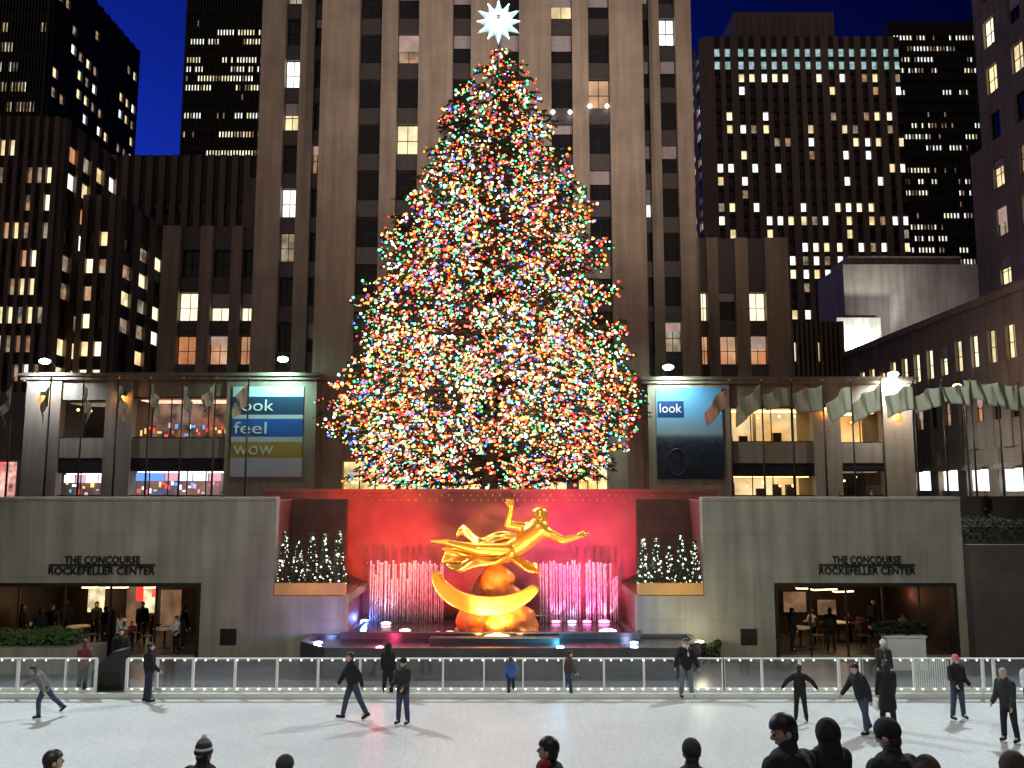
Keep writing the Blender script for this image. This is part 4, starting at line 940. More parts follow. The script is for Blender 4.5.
# ------------------------------------------------------------------ rink fence
YF = 25.4
M_fglass = bpy.data.materials.new('clear_panel'); M_fglass.use_nodes = True; q = M_fglass.node_tree; gl = q.nodes.new('ShaderNodeBsdfGlossy'); gl.inputs['Roughness'].default_value = .08; gl.inputs[0].default_value = (.8, .85, .9, 1)
df = q.nodes.new('ShaderNodeBsdfDiffuse'); df.inputs[0].default_value = (.5, .52, .55, 1); tp = q.nodes.new('ShaderNodeBsdfTransparent'); a1 = q.nodes.new('ShaderNodeMixShader'); a2 = q.nodes.new('ShaderNodeMixShader')
a1.inputs[0].default_value = .05; a2.inputs[0].default_value = .025; q.links.new(tp.outputs[0], a1.inputs[1]); q.links.new(gl.outputs[0], a1.inputs[2]); q.links.new(a1.outputs[0], a2.inputs[1]); q.links.new(df.outputs[0], a2.inputs[2]); q.links.new(a2.outputs[0], q.nodes['Material Output'].inputs[0])
zf0, zf1 = Z(688, YF), Z(659, YF)
bulb_me = MB().ball((0, 0, 0), .025, 8, 6).mesh('bulb', M_bulb_rail, True)
def fence(pxs, label, balus=None):
    xs = [X(p, YF, 675) for p in pxs]; cx = (xs[0] + xs[-1]) / 2
    t = empty('rink_fence', (cx, YF, 0), 0, label, 'fence', 'white fences along the far side of the rink')
    for x in xs: MB().box(x - cx - .03, x - cx + .03, -.05, .05, 0, zf1).build('post', M_white, t)
    a, b_ = xs[0] - cx, xs[-1] - cx
    MB().box(a, b_, -.05, .05, zf1, zf1 + .03).build('top_rail', M_white, t, bevel=.01); MB().box(a, b_, -.04, .04, zf0 - .04, zf0).build('bottom_rail', M_white, t)
    MB().box(a, b_, -.08, -.052, 0, zf0 - .04).build('kickboard', M_white, t)
    for x0, x1 in zip(xs, xs[1:]): MB().box(x0 - cx + .06, x1 - cx - .06, -.008, .008, zf0, zf1).build('clear_panel', M_fglass, t)
    n = int((b_ - a) / .30)
    for i in range(n):
        u = a + (b_ - a) * (i + .5) / n
        if random.random() > .04: link('bulb', bulb_me, t, (u + random.uniform(-.02, .02), -.075, zf1 - .02))
        if random.random() > .04: link('bulb', bulb_me, t, (u + random.uniform(-.03, .03), -.07, zf0 - .01))
    if balus:
        m = MB(); x0, x1 = X(balus[0], YF, 675) - cx, X(balus[1], YF, 675) - cx; k_ = 16
        for i in range(k_): u = x0 + (x1 - x0) * (i + .5) / k_; m.box(u - .015, u + .015, .01, .04, zf0, zf1)
        m.build('balusters', M_white, t)
fence([-70, -25, 18, 66, 96], 'white rink fence left of the gate at the far left')
fence([127, 157, 193, 235, 277, 318, 360, 402], 'white rink fence with bulbs just right of the left gate')
fence([402.8, 443, 484, 523, 564, 604, 644, 684, 723], 'white rink fence with bulbs below the golden statue')
fence([723.8, 762, 800, 839, 861], 'white rink fence with bulbs below the right restaurant window')
fence([861.8, 914, 953, 983, 994, 1040, 1090], 'white rink fence with bulbs at the right end, partly barred', (914, 950))
# gate cabinet at the opening
gx = X(112, 25.9, 665)
t = empty('gate_cabinet', (gx, 25.9, .1), 0, 'black slope-topped cabinet in the gap of the rink fence', 'cabinet')
m = MB(); m.prism([(-.5, -.1), (.42, -.1), (.42, 1.15), (.1, 1.1), (-.5, .55)], -.2, .3); m.build('body', M_black, t, bevel=.01)
MB().box(-.3, .3, -.23, -.2, .1, .5).build('door', M_frame_d, t)
# wall vents
for px, s in ((228, 'left'), (749, 'right')):
    p = W(px, 637, YW - .04); t = empty('wall_vent', p, 0, f'square black vent on the granite wall {s} of the pool', 'vent')
    MB().box(-.28, .28, 0, .08, -.27, .27).build('frame', M_black, t, bevel=.01)
    for i in range(6): MB().box(-.24, .24, -.02, 0, -.22 + i * .08, -.19 + i * .08).build('slat', M_frame_d, t)

# hedges and planters
M_hedge = mat('hedge_leaf', (.07, .13, .03), .7, var=.5, scale=3); M_hedge2 = mat('dark_shrub_leaf', (.018, .026, .012), .7, var=.5, scale=3)
def hedge(name, label, x0, x1, Y, d, z0, z1, m_, n, cat='hedge'):
    cx = (x0 + x1) / 2; t = empty(name, (cx, Y, z0), 0, label, cat); m = MB(); hw = (x1 - x0) / 2; h = z1 - z0
    for i in range(n):
        u = random.uniform(-hw, hw); v = random.uniform(0, d); hh = h * (.85 + .3 * mnoise.noise(Vector((u * 1.5, v * 2, z0)))); z = hh * random.random() ** .45
        s = random.uniform(.03, .07); a = Vector((random.gauss(0, 1), random.gauss(0, 1), random.gauss(0, 1))).normalized() * s; b_ = a.orthogonal().normalized() * s * .6
        c = Vector((u, v, z)); m.add([c - a, c - b_, c + a, c + b_], [(0, 1, 2, 3)])
    m.build('leaves', m_, t)
    m = MB()
    for i in range(int(hw * 4)): u = -hw + (i + .5) * hw * 2 / int(hw * 4 + .01); m.tube([(u, d / 2, 0), (u + .05, d / 2, h * .7)], [.02, .008], 5)
    m.build('stems', M_bark, t)
hedge('hedge', 'low green hedge behind the left end of the rink fence', X(-60, 28, 640), X(72, 28, 640), 28.0, .7, Z(650, 28) , Z(630, 28), M_hedge, 5000)
o = MB().box(X(-60, 28, 640), X(95, 28, 640), 27.8, 28.85, .1, Z(648, 27.8)).build('planter_kerb', M_wall); tag(o, 'pale stone kerb under the green hedge at left', 'kerb')
px0, px1 = X(888, 28.4, 645), X(926, 28.4, 645)
t = empty('white_planter', ((px0 + px1) / 2, 28.4, .1), 0, 'white oblong planter below the right restaurant window', 'planter'); hw = (px1 - px0) / 2
MB().box(-hw, hw, 0, .5, 0, Z(638, 28.4) - .1).box(-hw - .04, hw + .04, -.04, .54, Z(638, 28.4) - .1, Z(638, 28.4) - .03).build('box', M_white, t, bevel=.01)
hedge('shrub', 'dark shrubs growing out of the white planter', px0 - .3, px1, 28.45, .45, Z(638, 28.4), Z(620, 28.4), M_hedge2, 2200, 'shrub')
hedge('shrub', 'dark planting on top of the shaded wall at far right', xr0, xr0 + 6, 30.2, 1.2, zdw - .02, Z(515, 30), M_hedge2, 6000, 'shrub')
hedge('shrub', 'small shrub beside the right vent', X(702, 29.2, 645), X(722, 29.2, 645), 29.2, .4, .1, Z(640, 29.2), M_hedge2, 600, 'shrub')

# ------------------------------------------------------------------ flags
M_flag = bpy.data.materials.new('flag_cloth'); M_flag.use_nodes = True; q = M_flag.node_tree; qb = q.nodes['Principled BSDF']; qb.inputs['Base Color'].default_value = (.72, .76, .66, 1); qb.inputs['Roughness'].default_value = .35
tl = q.nodes.new('ShaderNodeBsdfTranslucent'); tl.inputs[0].default_value = (.75, .78, .68, 1); a1 = q.nodes.new('ShaderNodeMixShader'); a1.inputs[0].default_value = .4; q.links.new(qb.outputs[0], a1.inputs[1]); q.links.new(tl.outputs[0], a1.inputs[2]); q.links.new(a1.outputs[0], q.nodes['Material Output'].inputs[0])
M_flag2 = mat('red_tinged_flag_cloth', (.55, .36, .32), .6)
def flag(px, ytop, length, drop, sgn, label, seed, mt=None, Yp=43, hang=0.0):
    rnd = random.Random(seed); x = X(px, Yp, 430); zt = Z(ytop, Yp); t = empty('flagpole', (x, Yp, PLZ), 0, label, 'flagpole', 'flags around the plaza')
    MB().tube([(0, 0, 0), (0, 0, zt - PLZ)], [.06, .035], 8).build('pole', M_pole, t, True)
    MB().ball((0, 0, zt - PLZ + .05), .07, 8, 6).build('finial', mat('gilt_ball', (.7, .5, .2), .3, .9), t, True)
    k = Yp / F; L = length * k; H = rnd.uniform(19, 26) * k; n = 18; mrows = 10; m = MB(); vs = []; ph = rnd.random() * 6; am = rnd.uniform(.16, .34); drop += rnd.uniform(-5, 7); length *= rnd.uniform(.75, 1.05)
    for i in range(n + 1):
        u = i / n
        for j in range(mrows + 1):
            v = j / mrows
            xx = sgn * (L * u * (1 - .12 * v * hang)); zz = -H * v * (1 - .25 * u * hang) - drop * k * u ** 1.3 + .08 * math.sin(u * 9 + ph) * (1 - v)
            yy = am * math.sin(u * 11 + v * 3.2 * hang + ph) * (u ** .5) + .05 * math.sin(u * 23 + ph * 2)
            vs.append((xx + .05 * sgn, yy, zz + (zt - PLZ - .25)))
    fs = [(i * (mrows + 1) + j, (i + 1) * (mrows + 1) + j, (i + 1) * (mrows + 1) + j + 1, i * (mrows + 1) + j + 1) for i in range(n) for j in range(mrows)]
    m.add(vs, fs); o = m.build('flag', mt or M_flag, t, True); sd = o.modifiers.new('thick', 'SOLIDIFY'); sd.thickness = .012
PR = [731, 763, 793, 824.5, 853, 883, 915.6, 944.5, 973, 1000, 1021, 1050]
ords = ['first', 'second', 'third', 'fourth', 'fifth', 'sixth', 'seventh', 'eighth', 'ninth', 'tenth', 'eleventh', 'twelfth']
dr = [22, 16, 5, 2, 24, 10, 6, 8, 0, -4, -2, 0]; ln = [24, 26, 28, 28, 26, 28, 29, 29, 30, 30, 28, 28]
for i, px in enumerate(PR): flag(px, 381, ln[i], dr[i], -1, f'{ords[i]} flagpole right of the tree with a pale flag blowing left', 100 + i, M_flag2 if i == 0 else None, 43, .6)
PL_ = [10, 48, 81, 116, 148, 181, 214, 247]
for i, px in enumerate(PL_): flag(px, 379, (9, 8, 7, 9, 11, 9, 13, 14)[i], (34, 30, 26, 30, 26, 20, 12, 22)[i], (-1, -1, 1, 1, 1, 1, -1, -1)[i], f'{ords[i]} flagpole from the left edge with a limp pale flag', 200 + i, None, 43, 1.0)

# ------------------------------------------------------------------ people
M_skin = mat('skin', (.52, .33, .25), .55, var=.05)
def cloth(name, c): return mat('cloth_' + name, c, .85, var=.2, scale=9, bump=.3, bscale=22)
CL = {k_: cloth(k_, v) for k_, v in dict(black=(.007, .007, .008), charcoal=(.02, .02, .023), grey=(.16, .16, .17), maroon=(.14, .025, .04), navy=(.015, .022, .05), jeans=(.035, .052, .10), palejeans=(.13, .16, .22), blue=(.05, .13, .42), brown=(.06, .04, .03), green=(.018, .024, .02), white=(.6, .6, .6), pink=(.65, .12, .2), red=(.35, .04, .03), tan=(.2, .15, .1)).items()}
M_hair_d = mat('dark_hair', (.012, .009, .008), .5, var=.3, scale=30); M_hair_g = mat('grey_hair', (.35, .33, .32), .6, var=.2, scale=30); M_hair_b = mat('brown_hair', (.05, .03, .018), .5, var=.3, scale=30)
M_blade = mat('skate_blade', (.6, .62, .65), .25, .9); M_eye = mat('eye', (.02, .015, .012), .2)
def person(px, pyfeet, pyhead, label, rot=0, lean=0, arms=((10, 8, 15), (10, 8, 15)), legs=((0, 3, 3), (0, 3, 3)), top='black', bottom='jeans', head=('hair', 'd'), coat=0, skates=True, Yp=None, zfeet=None, vox=.013, turn=0, hood=False, scarf=None, cat='person', group=None, bag=None, nod=0):
    """arms: (forward deg, out deg, elbow bend) for the left (x<0 local) and right; legs: (forward, out, knee bend). local facing is -y"""
    if Yp is None:                       # stands on the ice: distance follows from the feet
        lo, hi = 7., 30.
        for _ in range(30):
            mid = (lo + hi) / 2
            if Z(pyfeet, mid) > 0: lo = mid
            else: hi = mid
        Yp = lo
    z0 = 0 if zfeet is None else zfeet
    H = Z(pyhead, Yp) - z0
    s = 1.0
    def d(fw, out, sx): # direction of a limb hanging down rotated forward (towards -y) and outward
        f, o_ = R(fw), R(out); v = Vector((0, 0, -1)); v = Matrix.Rotation(-f, 3, 'X') @ v; v = Matrix.Rotation(-sx * o_, 3, 'Y') @ v; return v
    pel = Vector((0, 0, .95)); tl_ = Matrix.Rotation(R(lean), 3, 'X')
    def T(v): return pel + tl_ @ (Vector(v) - Vector((0, 0, .95)))
    chest = T((0, 0, 1.30)); neck = T((0, 0.0, 1.48)); hd = T((0, -.015, 1.62)) + Vector((0, -math.sin(R(nod)) * .06, 0))
    J = {}
    for i, sx in enumerate((-1, 1)):
        fw, out, bend = arms[i]; sh = T((sx * .17, .0, 1.385)); d1 = d(fw, out, sx); el = sh + d1 * .29; d2 = d(fw + bend, out * .6, sx); wr = el + d2 * .25; J['a', sx] = (sh, el, wr, d2)
        fw, out, bend = legs[i]; hip = Vector((sx * .09, 0, .92)); d1 = d(fw, out, sx); kn = hip + d1 * .43; d2 = d(fw - bend, out, sx); an = kn + d2 * .41; J['l', sx] = (hip, kn, an, d2)
    low = min(J['l', -1][2].z, J['l', 1][2].z) - (.14 if skates else .085)
    top_z = hd.z + .125; sc = H / (top_z - low)
    root = empty('person', (X(px, Yp, (pyfeet + pyhead) / 2 if pyfeet else pyhead + 20), Yp, z0), R(rot), label, cat, group)
    root.scale = (sc,) * 3
    off_ = Vector((0, 0, -low))
    hrot = Matrix.Rotation(R(turn), 3, 'Z') @ Matrix.Rotation(R(nod), 3, 'X')
    HM = Matrix.Translation(hd) @ hrot.to_4x4() @ Matrix.Scale(1.08, 4)
    def hp(x, y, z): return HM @ Vector((x, y, z))
    def addm(mb, name, m_, vx, sm=2, par=None):
        for i_ in range(len(mb.v)): mb.v[i_] = (mb.v[i_][0] + off_.x, mb.v[i_][1] + off_.y, mb.v[i_][2] + off_.z)
        return link(name, remesh(mb, name, m_, vx, sm), par or root)
    b = MB()
    b.ball((0, 0, .01), (.073, .092, .112), 16, 12, 0, HM); b.ball((0, -.02, -.06), (.055, .065, .055), 12, 8, 0, HM)
    b.ball((0, -.10, -.01), (.013, .02, .022), 8, 6, 0, HM); b.ball((0, -.088, -.052), (.026, .012, .01), 8, 6, 0, HM)
    for sx in (-1, 1): b.ball((sx * .077, .005, -.005), (.014, .022, .032), 8, 6, 0, HM)
    b.capsule(neck - Vector((0, 0, .04)), hd - Vector((0, 0, .07)), .058, .052)
    b.capsule(T((-.08, 0, 1.36)), T((.08, 0, 1.36)), .09, .09); b.capsule(T((0, 0, 1.3)), T((0, 0, 1.0)), .13, .125); b.capsule(pel + Vector((-.06, 0, -.01)), pel + Vector((.06, 0, -.01)), .115, .115)
    for sx in (-1, 1):
        sh, el, wr, dd = J['a', sx]; b.capsule(sh, el, .055, .042, 8); b.capsule(el, wr, .042, .027, 8)
        hnd = wr + dd * .05; b.capsule(wr, hnd + dd * .02, .028, .032, 8)
        sidev = Vector((0, 1, 0)) - dd * dd.y; sidev.normalize(); curl = (Vector((-sx, 0, 0)) * .3)
        for k_, (o_, l_) in enumerate(((-.028, .062), (-.01, .072), (.01, .068), (.027, .052))):
            f0 = hnd + dd * .03 + sidev * o_; f1 = f0 + (dd + curl * .4).normalized() * l_ * .55; f2 = f1 + (dd + curl * 1.6).normalized() * l_ * .5; b.capsule(f0, f1, .0105, .01, 6); b.capsule(f1, f2, .01, .0085, 6)
        t0 = wr + dd * .025 - sidev * .028; t1 = t0 + (dd * .7 - sidev).normalized() * .035; b.capsule(t0, t1, .013, .012, 6); b.capsule(t1, t1 + (dd + curl).normalized() * .028, .012, .01, 6)
        hip, kn, an, dd = J['l', sx]; b.capsule(hip, kn, .082, .055, 8); b.capsule(kn, an, .052, .036, 8)
        b.capsule(an, an + Vector((0, -.1, -.03)), .036, .03, 8)
    addm(b, 'body', M_skin, vox, 2)
    # jacket
    j = MB(); j.capsule(T((-.10, 0, 1.37)), T((.10, 0, 1.37)), .112, .112); j.capsule(T((0, .01, 1.44)), T((-.13, .0, 1.385)), .075, .085); j.capsule(T((0, .01, 1.44)), T((.13, .0, 1.385)), .075, .085); j.capsule(T((0, 0, 1.34)), T((0, .0, 1.02)), .182, .178)
    j.capsule(T((-.07, 0, 1.12)), pel + Vector((-.05, 0, -.06)), .135, .138); j.capsule(T((.07, 0, 1.12)), pel + Vector((.05, 0, -.06)), .135, .138)
    j.capsule(neck - Vector((0, 0, .03)), neck + Vector((0, 0, .035)), .085, .075)
    if coat:
        for sx in (-1, 1):
            hip, kn, an, dd = J['l', sx]; j.capsule(pel + Vector((sx * .04, 0, -.05)), hip.lerp(kn, coat) * .6 + Vector((0, 0, pel.z - .43 * coat)) * .4, .155, .165)
    for sx in (-1, 1):
        sh, el, wr, dd = J['a', sx]; j.capsule(sh, el, .092, .076, 10); j.capsule(el, wr, .076, .056, 10)
    if hood: j.capsule(hp(0, .06, -.11), hp(0, .07, -.03), .12, .10)
    jo = addm(j, 'coat' if coat else 'jacket', CL[top], vox * 1.15, 2)
    p_ = MB(); p_.capsule(pel + Vector((-.06, 0, -.02)), pel + Vector((.06, 0, -.02)), .128, .128)
    for sx in (-1, 1): hip, kn, an, dd = J['l', sx]; p_.capsule(hip, kn, .108, .082, 10); p_.capsule(kn, an - dd * .03, .08, .068, 10)
    addm(p_, 'trousers', CL[bottom], vox * 1.15, 2)
    for sx in (-1, 1):
        hip, kn, an, dd = J['l', sx]; fd = Vector((0, -1, -.12)) if abs(dd.y) < .3 else (Matrix.Rotation(0, 3, 'X') @ Vector((0, -dd.z * -1 * -1, 0)) + Vector((0, 0, 0)))
        fwd = Vector((0, -1, 0)) - dd * dd.dot(Vector((0, -1, 0))); fwd.normalize(); heel = an + dd * .055
        q_ = MB(); q_.capsule(an - dd * .07, an + dd * .03, .055, .05, 10); q_.capsule(heel - fwd * .04, heel + fwd * .15, .045, .038, 10)
        bo = addm(q_, 'skate' if skates else 'shoe', CL['black'], .014, 1)
        if skates:
            q_ = MB(); c0_ = heel + dd * .065 - fwd * .08 + off_; c1_ = heel + dd * .065 + fwd * .19 + off_; sdv = dd.cross(fwd).normalized() * .004
            up = -dd * .03
            vs_ = [c0_ - sdv, c1_ - sdv, c1_ + up - sdv, c0_ + up - sdv, c0_ + sdv, c1_ + sdv, c1_ + up + sdv, c0_ + up + sdv]
            q_.add(vs_, [(0, 1, 2, 3), (7, 6, 5, 4), (0, 4, 5, 1), (1, 5, 6, 2), (2, 6, 7, 3), (3, 7, 4, 0)]); q_.build('blade', M_blade, bo)
    h = MB()
    if head[0] == 'hair':
        h.ball((0, .004, .032), (.087, .106, .104), 16, 12, 0, HM); h.ball((0, .03, -.025), (.074, .064, .08), 12, 8, 0, HM)
        if len(head) > 2: h.capsule(hp(0, .06, 0), hp(0, .08, -.16), .085, .07)
        # cut the face free
        for v_i in range(len(h.v)): pass
        ho = addm(h, 'hair', {'d': M_hair_d, 'g': M_hair_g, 'b': M_hair_b}[head[1]], .01, 1)
        # move hair back off the face
        HMi = HM.inverted()
        for v in ho.data.vertices:
            loc = HMi @ (v.co - off_)
            if loc.z < .05 and loc.y < -.02: loc.y = -.02 + (loc.y + .02) * .1;
            else: continue
            v.co = (HM @ loc) + off_
    elif head[0] == 'hood':
        h.ball((0, .035, .01), (.115, .118, .135), 16, 12, 0, HM); h.capsule(hp(0, .05, -.08), T((0, .05, 1.44)), .11, .12)
        addm(h, 'hood', CL[head[1]], .012, 1)
        if len(head) > 9:
            h = MB()
            for i_ in range(40): a = 6.283 * i_ / 40; h.ball((.098 * math.cos(a), -.06 + random.uniform(-.01, .01), .01 + .118 * math.sin(a)), random.uniform(.012, .02), 6, 5, 0, HM)
            addm(h, 'fur_trim', CL['tan'], .01, 0)
    else:
        if len(head) > 2 and head[0] == 'beanie':
            for lo_, hi_, c_ in ((.0, .035, 'navy'), (.035, .06, 'white'), (.06, .1, 'navy'), (.1, .15, 'grey')):
                h = MB(); r0 = lambda zz_: math.sqrt(max(.0009, 1 - (zz_ / .155) ** 2)); pts_ = [HM @ Vector((0, .012, lo_ + (hi_ - lo_) * q2 / 3)) + off_ for q2 in range(4)]; h.tube(pts_, [.099 * r0(lo_ + (hi_ - lo_) * q2 / 3) for q2 in range(4)], 20); h.build('hat_band', CL[c_], root, True)
            h = MB(); h.ball(HM @ Vector((0, .012, .155)) + off_, .03, 10, 8); h.build('hat_bobble', CL['white'], root, True)
        else:
            h.ball((0, .008, .045), (.092, .108, .10), 16, 12, 0, HM); h.tube([hp(0, .008, .015), hp(0, .008, .055)], [.098, .1], 18)
            if head[0] == 'cap': h.ball((0, -.10, .03), (.06, .05, .012), 10, 6, 0, HM)
            addm(h, 'hat', CL[head[1]], .011, 1)
        h = MB(); h.ball((0, .03, -.03), (.07, .058, .07), 12, 8, 0, HM); addm(h, 'hair', M_hair_d, .012, 1)
    for sx in (-1, 1): MB().ball(HM @ Vector((sx * .03, -.084, .012)) + off_, .011, 8, 6).build('eye', M_eye, root, True)
    if scarf:
        q_ = MB(); q_.capsule(neck + Vector((-.03, -.03, .02)), neck + Vector((.03, -.03, .02)), .078, .078); q_.capsule(neck + Vector((.0, -.1, 0)), T((.02, -.17, 1.25)), .04, .035); addm(q_, 'scarf', CL[scarf], .013, 1)
    if bag:
        sh, el, wr, dd = J['a', 1]; c_ = wr + dd * .12; bo = empty('bag', (0, 0, 0))
        bpy.data.objects.remove(bo); q_ = MB(); c_ = c_ + off_
        q_.box(c_.x - .05, c_.x + .05, c_.y - .16, c_.y + .16, c_.z - .32, c_.z - .05); q_.build('carried_bag', CL['white'], root)
    return root
AW = ((-25, 10, 30), (25, 10, 20)); 
person(45, 718, 665, 'skater in a grey jacket bending forward and gliding left at far left', rot=-75, lean=32, arms=((45, 15, 20), (-35, 25, 10)), legs=((-32, 8, 12), (20, 3, 24)), top='grey', bottom='jeans', head=('hair', 'b'), nod=15)
person(83, 695, 640, 'skater in a maroon jacket seen from behind near the left gate', rot=165, lean=5, arms=((10, 18, 20), (5, 15, 20)), legs=((-10, 12, 4), (6, 8, 4)), top='maroon', bottom='black', head=('hair', 'b'))
person(149, 703, 643, 'skater all in black standing just right of the left gate', rot=120, arms=((15, 6, 30), (10, 6, 25)), legs=((3, 2, 3), (-3, 2, 3)), top='black', bottom='navy', head=('hair', 'd'))
person(353, 720, 652, 'skater in a black jacket and jeans striding left with one arm low', rot=-60, lean=7, arms=((25, 15, 5), (-30, 22, 20)), legs=((18, 6, 8), (-20, 6, 6)), top='black', bottom='jeans', head=('hair', 'd'))
person(388, 697, 643, 'slim skater in black before the red fountain glow', rot=180, arms=((5, 5, 10), (5, 5, 10)), legs=((0, 3, 3), (3, 3, 3)), top='black', bottom='black', head=('hood', 'black'))
person(403, 725, 658, 'skater in a dark olive jacket and jeans standing nearest the left centre', rot=-25, arms=((20, 4, 55), (15, 4, 50)), legs=((4, 2, 4), (-2, 3, 3)), top='green', bottom='jeans', head=('beanie', 'black'))
person(511, 697, 657, 'child skater in a blue jacket below the statue', rot=200, lean=4, arms=((10, 30, 60), (5, 10, 20)), legs=((4, 4, 5), (-3, 4, 5)), top='blue', bottom='navy', head=('hair', 'b'))
person(568, 697, 651, 'skater in a dark coat and jeans leaning slightly right of the statue', rot=80, lean=6, arms=((20, 8, 30), (10, 8, 20)), legs=((14, 4, 8), (-12, 6, 6)), top='brown', bottom='jeans', head=('hair', 'd'))
person(686, 698, 638, 'skater in a black jacket and pale jeans with a light scarf at centre right', rot=10, arms=((10, 32, 10), (10, 24, 5)), legs=((3, 7, 3), (-2, 7, 3)), top='black', bottom='palejeans', head=('hair', 'b'), scarf='white')
person(800, 722, 665, 'skater in black balancing with both arms held out', rot=170, lean=3, arms=((5, 55, 8), (5, 52, 8)), legs=((-4, 5, 5), (6, 4, 5)), top='black', bottom='black', head=('hair', 'd'))
person(862, 735, 663, 'skater in black and jeans pushing off to the left, nearest of the pair', rot=-70, lean=14, arms=((32, 10, 10), (-20, 15, 15)), legs=((-20, 4, 4), (4, 4, 3)), top='black', bottom='jeans', head=('hair', 'd'), nod=15)
person(887, 731, 660, 'skater in a long black coat holding a pale bag', rot=175, arms=((10, 6, 10), (10, 6, 10)), legs=((-4, 3, 3), (4, 3, 3)), top='black', bottom='black', head=('hair', 'd', 'long'), coat=.85, bag=True)
person(884, 697, 640, 'tall figure in a white cap standing at the far fence behind the pair', rot=-15, arms=((10, 6, 30), (10, 6, 30)), top='charcoal', bottom='charcoal', head=('beanie', 'white'), scarf='grey')
person(957, 720, 655, 'skater in a pink hat, black jacket and jeans', rot=10, arms=((8, 8, 50), (8, 8, 50)), legs=((3, 8, 3), (-3, 8, 3)), top='black', bottom='jeans', head=('beanie', 'pink'))
person(1008, 743, 668, 'grey-haired skater in a dark grey coat near the right edge', rot=-60, lean=10, arms=((12, 6, 30), (5, 6, 20)), legs=((5, 3, 8), (-3, 3, 6)), top='charcoal', bottom='black', head=('hair', 'g'))
person(1026, 715, 662, 'partly hidden skater in white cut off by the right edge', rot=60, arms=((10, 20, 10), (10, 20, 10)), top='white', bottom='jeans', head=('hair', 'b'))
person(120, 690, 628, 'person in black standing beside the gate cabinet behind the fence', rot=20, top='black', bottom='black', head=('hair', 'd'), skates=False, Yp=26.6, zfeet=.1)
# watchers near the camera on the steps
def watcher(px, py, Yp, label, **kw):
    zt_ = Z(py, Yp); zf = [z for y0, y1, z in ((-12, 4.0, 3.9), (4.0, 5.2, 3.45), (5.2, 6.6, 3.0), (6.6, 7.6, 2.55), (7.6, 9.0, 1.9), (9.0, 10.5, 1.2), (10.5, 12.2, .75)) if y0 <= Yp < y1][0]
    return person(px, None, py, label, Yp=Yp, zfeet=zf, skates=False, vox=.010, **kw)
watcher(51, 751, 11.3, 'dark-haired watcher in black at the lower left edge, face turned right', rot=130, head=('hair', 'd'))
watcher(203, 741, 7.4, 'watcher in a striped navy and white bobble hat at lower left', rot=160, head=('beanie', 'navy', 'stripes'), top='black')
watcher(284, 757, 10.2, 'watcher in a dark grey cap low in front of the rink', rot=150, head=('beanie', 'charcoal'))
watcher(550, 738, 6.3, 'dark-haired man in profile facing left at bottom centre', rot=-110, head=('hair', 'd'), top='black', scarf='red')
watcher(692, 741, 8.6, 'watcher in a black knitted hat, alone at bottom right of centre', rot=180, head=('beanie', 'black'))
watcher(788, 716, 5.9, 'man with short dark hair looking down beside the hooded watcher', rot=-150, head=('hair', 'd'), top='charcoal', turn=165 * 0 + 60, nod=20)
watcher(827, 720, 6.5, 'watcher in a rounded black hood', rot=195, head=('hood', 'black'))
watcher(892, 722, 6.9, 'watcher in a dark beanie and black coat, right of the hooded one', rot=200, head=('beanie', 'black'), top='black', turn=20, nod=20)
watcher(926, 757, 6.7, 'small child with a brown hood beside the watcher in a beanie', rot=190, head=('hood', 'brown'))
watcher(1012, 753, 6.8, 'watcher in a brown hood at the lower right corner', rot=200, head=('hood', 'brown'), top='brown')

# ------------------------------------------------------------------ restaurants under the plaza
M_int = mat('brown_panelling', (.055, .035, .025), .6, var=.3, scale=1.2); M_floor = mat('restaurant_floor', (.08, .06, .05), .4)
M_cl = mat('white_table_cloth', (.6, .58, .52), .8)
lampw = litmat('restaurant_lamp', (1, .7, .34), 3.5, .25, 3)
def table(x, y, label, grp):
    t = empty('cafe_table', (x, y, .1), 0, label, 'table', grp)
    MB().tube([(0, 0, .70), (0, 0, .74)], .42, 20).build('tabletop', M_cl, t); MB().tube([(0, 0, 0), (0, 0, .04), (0, 0, .05), (0, 0, .7)], [.25, .22, .04, .04], 10).build('pedestal', M_black, t)
def chair(x, y, rz, label, grp):
    t = empty('cafe_chair', (x, y, .1), rz, label, 'chair', grp)
    MB().box(-.2, .2, -.2, .2, .42, .46).build('seat', M_int, t, bevel=.01); MB().box(-.2, .2, .18, .22, .6, .92).build('backrest', M_int, t, bevel=.01)
    for a in (-.18, .18):
        for b_ in (-.18, .2): MB().tube([(a, b_, 0), (a, b_, .9 if b_ > 0 else .42)], .018, 6).build('leg', M_black, t)
def room(x0, x1, side):
    cx = (x0 + x1) / 2; Yb = YW + 6.9; zc = ZO + .15
    t = empty('restaurant_room', (cx, YW, .1), 0, f'dim restaurant interior behind the {side} window', 'room')
    hw = (x1 - x0) / 2
    MB().box(-hw, hw, .46, 7, 0.004, .02).build('floor', M_floor, t); MB().box(-hw, hw, .46, 7, zc, zc + .1).build('ceiling', M_int, t)
    MB().box(-hw, hw, 6.9, 7, .02, zc).build('back_wall', M_int, t); MB().box(-hw, -hw + .1, .46, 6.9, .02, zc).build('side_wall', M_int, t); MB().box(hw - .1, hw, .46, 6.9, .02, zc).build('side_wall', M_int, t)
    return t, zc + .1
rl, zc_ = room(OL0 - .3, OL1 + .3, 'left'); rr2, zc2 = room(OR0 - .3, OR1 + .3, 'right')
